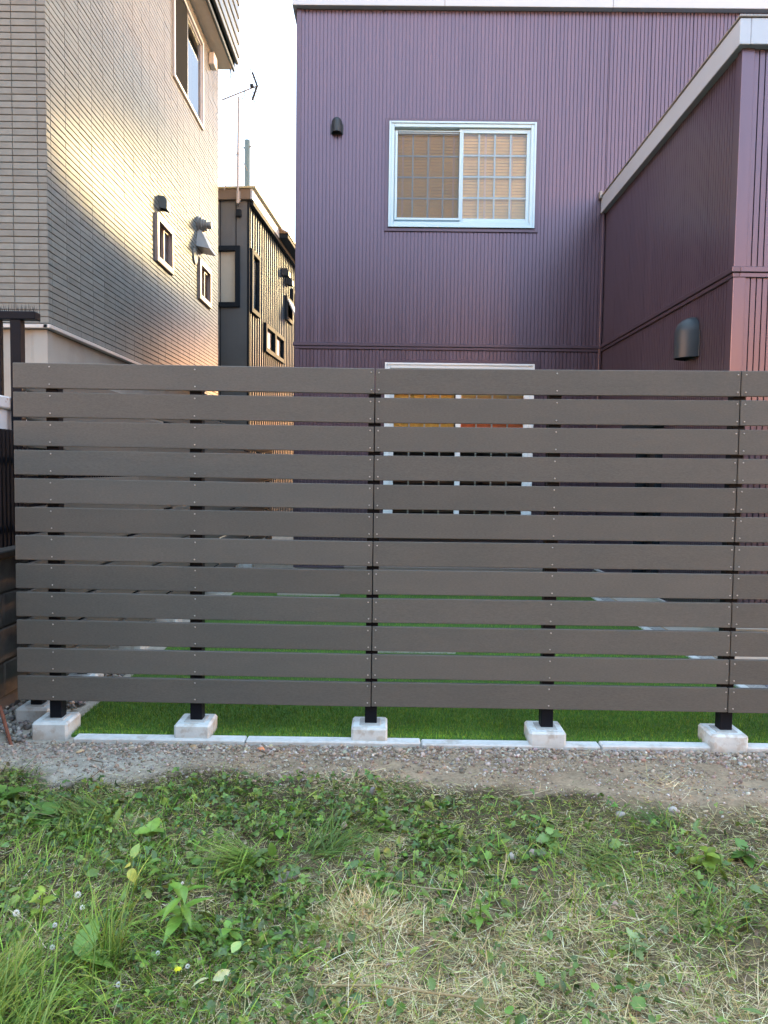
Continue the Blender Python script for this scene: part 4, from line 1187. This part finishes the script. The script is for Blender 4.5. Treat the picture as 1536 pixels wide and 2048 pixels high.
parts.append(grass_set(13000, lambda x, y: in_grass(x, y - .07, .1) * np.clip((y > 2.7) + .45, 0, 1) * .9, (1.2, 1.6), (-.2, .5), (.02, .06), (.0015, .003), [(.10, .075, .045), (.16, .12, .07), (.07, .055, .035), (.13, .12, .06)], 3, .2))
g2 = join(parts)
tag(link('dry_straw', np_mesh('dry_straw', *g2[:2], TINT_DRY, g2[2])), kind='stuff')

# --- leaf templates (x along the leaf, y across, z up)
def leaf_tpl(prof, fold=.25, droop=.25, n=None):
    """prof: list of half widths at even stations"""
    k = len(prof); vs = []; fs = []
    for i, h in enumerate(prof):
        t = i / (k - 1); z = -droop * t * t
        vs += [(t, -h, z + fold * h), (t, 0, z), (t, h, z + fold * h)]
    for i in range(k - 1):
        a = 3 * i
        fs += [(a, a + 1, a + 4, a + 3), (a + 1, a + 2, a + 5, a + 4)]
    return np.array(vs), np.array(fs)
OVATE = leaf_tpl([.02, .22, .32, .30, .20, .01], .3, .22)
ROUND = leaf_tpl([.06, .40, .50, .48, .36, .06], .22, .15)
LANCE = leaf_tpl([.015, .08, .115, .11, .075, .035, .004], .45, .35)
JAGGED = leaf_tpl([.02, .18, .11, .26, .15, .30, .17, .24, .10, .12, .01], .25, .2)
LOBED = leaf_tpl([.05, .36, .28, .46, .34, .40, .22, .20, .02], .25, .2)
TOOTHED = leaf_tpl([.02, .16, .23, .27, .25, .30, .265, .30, .255, .27, .21, .21, .14, .13, .05, .01], .3, .28)
# clover leaf: three folded leaflets
cv, cf = [], []
for k in range(3):
    a = k * 2 * math.pi / 3
    lv, lf_ = leaf_tpl([.05, .34, .44, .40, .24], .3, .12)
    for (x_, y_, z_) in lv:
        cv.append((x_ * math.cos(a) - y_ * math.sin(a), x_ * math.sin(a) + y_ * math.cos(a), z_))
    for q in lf_: cf.append([i + 15 * k for i in q])
CLOVER = (np.array(cv), np.array(cf))
LEAFG = [(.09, .19, .036), (.13, .235, .042), (.06, .13, .036), (.18, .27, .055), (.10, .17, .06)]
def leaf_cover(n, dens, tpl, size, h, tilt, pal, jit=.2):
    xy = sample(n, dens)
    hh = rng.uniform(*h, n)
    p = np.stack([xy[:, 0], xy[:, 1], gz(xy[:, 0], xy[:, 1]) + hh], -1)
    return instances(*tpl, p, rng.uniform(0, 6.28, n), rng.normal(tilt, .55, n), rng.normal(0, .6, n), rng.uniform(*size, n)[:, None] * np.stack([rng.uniform(.8, 1.25, n), rng.uniform(.6, 1.1, n), rng.uniform(.6, 1.6, n)], -1), pick(pal, n, .22))
weedy = lambda x, y: in_grass(x, y + .06, .25) * np.clip((fbm(x * 5.5, y * 5.5, 4, 101) - .40) * 4, .03, 1) * (1 - .8 * straw_map(x, y)) * np.clip(.45 + .55 * (x < .3) + .3 * lush_map(x, y), 0, 1)
cl = lambda x, y: in_grass(x, y) * np.clip((fbm(x * 4, y * 4, 4, 131) - .42) * 4, .02, 1) * (1 - .8 * straw_map(x, y)) * np.clip(.3 + .7 * (x < .0), 0, 1)
parts = [leaf_cover(3600, cl, CLOVER, (.008, .016), (.012, .05), 0, LEAFG),
         leaf_cover(1500, weedy, ROUND, (.010, .026), (.004, .03), .1, LEAFG),
         leaf_cover(1900, weedy, OVATE, (.014, .042), (.004, .035), .1, LEAFG),
         leaf_cover(900, weedy, JAGGED, (.02, .05), (.006, .035), .1, LEAFG),
         leaf_cover(900, weedy, LANCE, (.025, .06), (.004, .03), .0, LEAFG),
         leaf_cover(600, weedy, LOBED, (.02, .045), (.008, .04), .1, LEAFG),
         leaf_cover(700, lambda x, y: in_grass(x, y - .05) * (.3 + straw_map(x, y)), OVATE, (.01, .028), (.004, .015), .2, [(.22, .16, .09), (.15, .10, .05), (.12, .13, .04), (.30, .24, .15)])]
n = 1500
xy = sample(n, cl); p = np.stack([xy[:, 0], xy[:, 1], gz(xy[:, 0], xy[:, 1])], -1); c = pick([(.07, .14, .04), (.10, .16, .05)], n)
parts.append(ribbons(p, rng.uniform(0, 6.28, n), rng.uniform(.0, .8, n), rng.uniform(-.3, .6, n), rng.uniform(.02, .06, n), np.full(n, .0016), 2, c, c, tipw=.8))
g3 = join(parts)
tag(link('ground_cover', np_mesh('ground_cover', *g3[:2], TINT_LEAF, g3[2])), kind='stuff')

# --- single plants
def one_leaf(parent, tpl, size, base, yaw, pitch, roll, col, width=1.0, name='leaf', material=None):
    v, f = tpl
    col = np.minimum(np.array(col) * np.array([1.7, 1.45, 1.05]), .8)
    vv, ff, cc = instances(v, f, np.array([base], float), np.array([yaw]), np.array([pitch]), np.array([roll]), np.array([[size, size * width, size]]), np.array([col], float))
    return link(name, np_mesh(name, vv, ff, material or TINT_LEAF, cc, smooth=True), parent)
def stem_part(parent, pts, r, col, name='stem'):
    mb = MB().tube(pts, r, 6)
    v = np.array(mb.v); me = bpy.data.meshes.new(name); me.from_pydata(mb.v, [], mb.f); me.materials.append(TINT_LEAF)
    at = me.color_attributes.new('tint', 'FLOAT_COLOR', 'POINT'); c = np.ones((len(v), 4), np.float32); c[:, :3] = col
    at.data.foreach_set('color', c.ravel())
    return link(name, me, parent)
def plant(name, x, y, label, cat='weed', group=None):
    return empty(name, (x, y, float(gz(x, y)) - .003), 0, label, cat, group or ('broad leaved weeds in the lawn' if cat == 'weed' else None))
R = random.Random(5)
# upright weed with pointed leaves
def upright(x, y, h, nl, tpl, size, label, col, lean=(0, 0), width=1.0, name='weed', pit=(-.5, .5), group=None):
    t = plant(name, x, y, label, 'weed', group)
    top = Vector((lean[0], lean[1], h))
    stem_part(t, [(0, 0, 0), (lean[0] * .4, lean[1] * .4, h * .5), tuple(top)], [.0035, .003, .0018], np.array(col) * 1.2)
    for k in range(nl):
        s = .25 + .75 * k / max(1, nl - 1)
        b_ = (top.x * s * s, top.y * s * s, h * s)
        one_leaf(t, tpl, size * (1.1 - .55 * max(0, s - .5)) * R.uniform(.85, 1.15), b_, k * 2.4 + R.uniform(-.3, .3), R.uniform(*pit) - .35 * s, R.uniform(-.3, .3), np.array(col) * R.uniform(.8, 1.25), width)
    return t
BRIGHT = (.085, .19, .035)
upright(-.575, 2.06, .15, 11, LANCE, .085, 'upright bright green weed with long pointed leaves in the lush corner', BRIGHT, (.01, .0), 1.5)
upright(-.70, 2.28, .13, 7, LANCE, .06, 'slim weed with narrow leaves behind the pale yellow leaf', (.07, .15, .035), (0, .02), 1.4)
upright(-.42, 2.00, .07, 9, OVATE, .045, 'low bushy weed with oval bright leaves beside the upright pointed weed', (.08, .18, .04))
upright(-.37, 2.62, .09, 8, OVATE, .04, 'oval leaved weed among the flopped grass left of centre', (.07, .16, .04))
upright(.02, 2.66, .07, 10, ROUND, .034, 'round leaved creeping weed near the middle', (.075, .16, .035))
upright(-1.0, 2.10, .10, 8, JAGGED, .05, 'feathery yellow green weed left of the white clover heads', (.15, .24, .05), (.01, 0), 1.1)
upright(.30, 2.10, .07, 8, LANCE, .05, 'small pointed weed in the short grass right of the straw clump', (.07, .15, .03), (0, 0), 1.7)
upright(.72, 1.99, .05, 8, JAGGED, .045, 'silvery green jagged weed flat in the right of the grass', (.13, .20, .11), (0, 0), 1.0)
upright(1.12, 2.45, .06, 7, OVATE, .055, 'broad weed with olive leaves at the right of the lawn', (.10, .17, .03))
upright(1.28, 2.50, .06, 8, LOBED, .05, 'lobed dark weed at the right edge of the lawn', (.05, .12, .03))
upright(.62, 2.60, .05, 7, LOBED, .05, 'pale lobed weed in the grass below the fourth footing', (.10, .19, .07))
upright(.0, 2.30, .05, 9, OVATE, .035, 'small oval weed just behind the straw clump', (.06, .14, .035))
# broad weeds on the left
t = plant('broad_weed', -1.50, 2.86, 'dark broad leaved weed by the left edge of the bare soil')
for k in range(9):
    one_leaf(t, LOBED, R.uniform(.07, .11), (R.uniform(-.02, .02), R.uniform(-.02, .02), R.uniform(.02, .07)), k * .75, R.uniform(-.5, .1), R.uniform(-.2, .2), np.array((.07, .16, .036)) * R.uniform(.8, 1.3), .9)
t = plant('broad_weed', -1.28, 2.72, 'flat broad leaved weed right of the dark weed at the left edge')
for k in range(6):
    one_leaf(t, ROUND, R.uniform(.05, .08), (R.uniform(-.02, .02), R.uniform(-.02, .02), R.uniform(.015, .05)), k * 1.1, R.uniform(-.4, .1), R.uniform(-.2, .2), np.array((.06, .14, .04)) * R.uniform(.8, 1.3), .9)
t = plant('broad_weed', -.815, 2.55, 'bright lobed weed standing above the straw patch at left')
for k in range(6):
    one_leaf(t, LOBED, R.uniform(.045, .07), (0, 0, R.uniform(.02, .06)), k * 1.1 + .4, R.uniform(-.6, 0), R.uniform(-.2, .2), np.array((.10, .20, .045)) * R.uniform(.8, 1.3), .9)
t = plant('dock_weed', -.80, 1.905, 'weed with two broad toothed leaves in the tall grass')
one_leaf(t, TOOTHED, .105, (0, 0, .045), 1.45, -.75, .1, (.10, .21, .045), 1.0)
one_leaf(t, TOOTHED, .095, (.004, -.005, .05), -.15, -.05, -.1, (.10, .20, .05), .95)
one_leaf(t, TOOTHED, .07, (0, 0, .03), 2.8, -.2, 0, (.06, .14, .04), 1.0)
stem_part(t, [(0, 0, 0), (0, 0, .05)], [.004, .003], (.08, .16, .05))
t = plant('yellowing_weed', -.79, 2.235, 'weed with a crumpled pale yellow leaf rising from the grass')
stem_part(t, [(0, 0, 0), (.01, 0, .07), (.012, .01, .13)], [.003, .0025, .002], (.10, .18, .05))
one_leaf(t, OVATE, .05, (.012, .01, .12), 1.2, -.95, .2, (.15, .25, .07), .9)
one_leaf(t, TOOTHED, .042, (.01, 0, .095), -.8, .85, .5, (.27, .34, .10), 1.2)
one_leaf(t, TOOTHED, .04, (.01, 0, .105), 2.6, .3, -.3, (.30, .36, .11), 1.1)
t = plant('silver_leaf', -.42, 1.80, 'overturned silvery leaf lying in the lush grass near the front')
one_leaf(t, OVATE, .048, (0, 0, .05), .5, -.25, .9, (.30, .38, .27), .8)
one_leaf(t, OVATE, .045, (-.01, 0, .055), 3.5, .1, .4, (.38, .45, .34), .9)
one_leaf(t, OVATE, .045, (.03, .09, .06), 1.2, -.3, .2, (.20, .33, .14), .9)
# clover heads
def clover_head(x, y, h, r, label):
    t = plant('clover_flower', x, y, label, 'flower', 'white clover heads in the lush grass')
    stem_part(t, [(0, 0, 0), (.003, 0, h * .6), (.0, 0, h)], .0013, (.10, .18, .06))
    n = 46
    gidx = np.arange(n); ph = np.arccos(1 - 1.75 * (gidx + .5) / n); th_ = gidx * 2.39996
    pv = np.stack([np.sin(ph) * np.cos(th_), np.sin(ph) * np.sin(th_), np.cos(ph)], -1) * r * .62 + np.array([0, 0, h + r * .3])
    tv_, tf_ = leaf_tpl([.08, .24, .05], .6, .1)
    c = np.tile(np.array([[.80, .79, .74]]), (n, 1)); c[-8:] = (.62, .50, .42)
    vv, ff, cc = instances(tv_, tf_, pv, th_, ph - np.pi / 2, np.zeros(n), np.full(n, r * .75), c)
    link('flower_head', np_mesh('flower_head', vv, ff, TINT_LEAF, cc), t)
for (x, y, h, r, lb) in [(-1.035, 2.03, .085, .0125, 'white clover head standing over bare straw at the far left of the lush grass'),
                         (-.905, 2.14, .08, .013, 'large white clover head before the pale yellow leaf'),
                         (-.875, 2.10, .06, .010, 'smaller white clover head just below the large one'),
                         (-.925, 2.03, .05, .009, 'pale clover head half hidden in leaves below the pair'),
                         (-.80, 1.99, .06, .008, 'small pinkish white clover head among tall blades'),
                         (-.885, 1.925, .055, .009, 'white clover head left of the broad toothed leaves'),
                         (-.995, 2.11, .05, .009, 'faded clover head beside the feathery weed'),
                         (-.60, 1.93, .045, .008, 'small round clover head below the upright pointed weed'),
                         (-.585, 2.12, .15, .006, 'tiny white flower on top of the upright pointed weed'),
                         (-.66, 1.80, .045, .009, 'clover head low in the front grass left of the silvery leaf'),
                         (-.50, 1.86, .05, .008, 'clover head above the silvery leaf'),
                         (-1.06, 1.90, .06, .010, 'white clover head at the left border of the tall grass')]:
    clover_head(x, y, h * .85, r * .6, lb)
t = plant('yellow_flower', -.52, 1.84, 'single small yellow flower low in the front grass', 'flower')
stem_part(t, [(0, 0, 0), (0, 0, .05)], .0012, (.10, .18, .06))
for k in range(7): one_leaf(t, OVATE, .011, (0, 0, .05), k * .9, -.35, 0, (.75, .50, .03), 1.0, 'petal')
# long grass tufts
def tuft(x, y, n, L, spread, label, lean=(.1, .9), az=None, azs=1.0, W=(.003, .0055), pal=None, curl=(.3, 1.3), material=None):
    base = np.stack([x + rng.normal(0, spread, n), y + rng.normal(0, spread, n)], -1)
    p = np.stack([base[:, 0], base[:, 1], gz(base[:, 0], base[:, 1])], -1)
    c = (1.25 if pal is STRAW else 1.0) * pick(pal or [(.15, .28, .045), (.19, .32, .065), (.115, .225, .04), (.23, .34, .09)], n, .15)
    a_ = rng.uniform(0, 6.28, n) if az is None else az + rng.normal(0, azs, n)
    v, f, c = ribbons(p, a_, rng.uniform(*lean, n), rng.uniform(*curl, n), rng.uniform(*L, n), rng.uniform(*W, n), 8, c * .85, c * 1.1, gz, tipw=.06, twist=rng.normal(0, .3, n))
    z0 = float(gz(x, y)); v = v - np.array([x, y, z0])
    o = link('grass_tuft', np_mesh('grass_tuft', v, f, material or TINT_GRASS, c), None, (x, y, z0))
    return tag(o, label, 'grass tuft', 'clumps of grass and straw in the lawn')
tuft(-.74, 1.93, 70, (.12, .27), .02, 'tall arching grass tuft beside the broad toothed leaves', (.05, .8), curl=(.1, 1.1))
tuft(-1.0, 1.74, 170, (.12, .27), .06, 'dense long grass tuft at the front left corner', (.1, .9), .5, 1.1)
tuft(-.85, 1.62, 120, (.10, .24), .06, 'long front grass tuft right of the corner tuft', (.1, .9), .9, 1.2)
tuft(-1.08, 1.60, 120, (.10, .24), .06, 'long grass tuft running out of the front left edge', (.1, .9), .6, 1.2)
tuft(-.42, 2.46, 120, (.12, .24), .03, 'flopped long grass clump combed to one side left of centre', (.8, 1.4), 3.5, .5, curl=(.1, .6))
tuft(-.20, 2.52, 90, (.12, .24), .035, 'flopped grass clump fanning out just left of centre', (.8, 1.4), .6, .7, curl=(.1, .6), pal=[(.09, .19, .045), (.12, .23, .05), (.09, .16, .045)])
tuft(-1.1, 2.74, 110, (.12, .24), .05, 'flattened dark grass clump below the bare soil at left', (.9, 1.45), 3.2, .6, curl=(.1, .5), pal=[(.10, .19, .045), (.15, .23, .055), (.19, .22, .08)])
tuft(.82, 2.45, 110, (.10, .20), .05, 'flattened green grass clump in the right of the lawn', (.9, 1.45), 3.0, .7, curl=(.1, .5), pal=[(.10, .21, .045), (.15, .25, .055), (.19, .24, .08)])
tuft(1.0, 2.15, 90, (.08, .18), .07, 'loose bright grass tuft at the right side of the lawn', (.4, 1.2))
tuft(1.12, 2.78, 60, (.08, .16), .05, 'dark grass clump on the bare soil border at right', (.8, 1.4), 2.8, .8, pal=[(.07, .16, .04), (.10, .19, .045)])
tuft(.12, 2.99, 70, (.05, .12), .05, 'low weedy grass clump on the soil border near the middle', (.8, 1.45), pal=[(.12, .19, .045), (.42, .35, .2), (.09, .16, .04)])
tuft(-.055, 2.13, 420, (.05, .13), .05, 'round clump of pale dry straw near the middle of the lawn', (.7, 1.5), W=(.0012, .0026), curl=(-.3, .5), pal=STRAW, material=TINT_DRY)
tuft(-.93, 2.70, 90, (.04, .10), .03, 'small pale straw clump in the weeds at left', (1.0, 1.5), W=(.0012, .0026), curl=(-.3, .4), pal=STRAW, material=TINT_DRY)
tuft(1.25, 3.08, 60, (.05, .14), .05, 'sparse dry root tangle on bare soil below the right footing', (1.0, 1.5), W=(.0014, .0028), curl=(-.4, .4), pal=STRAW, material=TINT_DRY)
tuft(-.12, 3.07, 110, (.05, .13), .06, 'thin spread of dry straw on the soil edge near the middle', (1.2, 1.55), W=(.0012, .0026), curl=(-.2, .3), pal=STRAW, material=TINT_DRY)
tuft(-1.55, 3.08, 50, (.04, .10), .05, 'small green grass tuft on the grit at the left edge', (.4, 1.2), pal=[(.11, .21, .04), (.14, .24, .05)])
# twigs
def twig(pts, r, col, label):
    v = [(a, b_, float(gz(a, b_)) + h) for a, b_, h in pts]
    o = stem_part(None, v, r, col, 'twig'); return tag(o, label, 'twig', 'loose twigs and stalks')
twig([(-.16, 1.80, .03), (.0, 1.795, .035), (.16, 1.785, .03), (.3, 1.765, .03)], .0032, (.38, .29, .15), 'long tan twig lying across the straw at the front')
twig([(.40, 2.32, .02), (.43, 2.42, .035), (.435, 2.45, .04)], .0022, (.50, .40, .22), 'thin straw coloured twig standing up right of centre')
twig([(.02, 2.28, .03), (.14, 2.24, .035), (.25, 2.23, .03)], .0018, (.40, .34, .20), 'thin pale stalk lying in the grass right of the straw clump')
twig([(-1.33, 3.30, .005), (-1.25, 3.24, .02), (-1.22, 3.14, .03), (-1.25, 3.05, .02)], .0024, (.20, .14, .09), 'bent brown twig on the grit below the first footing')
twig([(1.16, 3.27, .01), (1.18, 3.15, .02), (1.23, 3.06, .02), (1.25, 3.0, .01)], .0022, (.45, .38, .26), 'forked pale root on bare soil left of the right footing')
twig([(.55, 2.98, .01), (.66, 3.02, .012), (.72, 3.06, .01)], .0018, (.48, .40, .27), 'thin straw stalk on bare soil below the fourth footing')
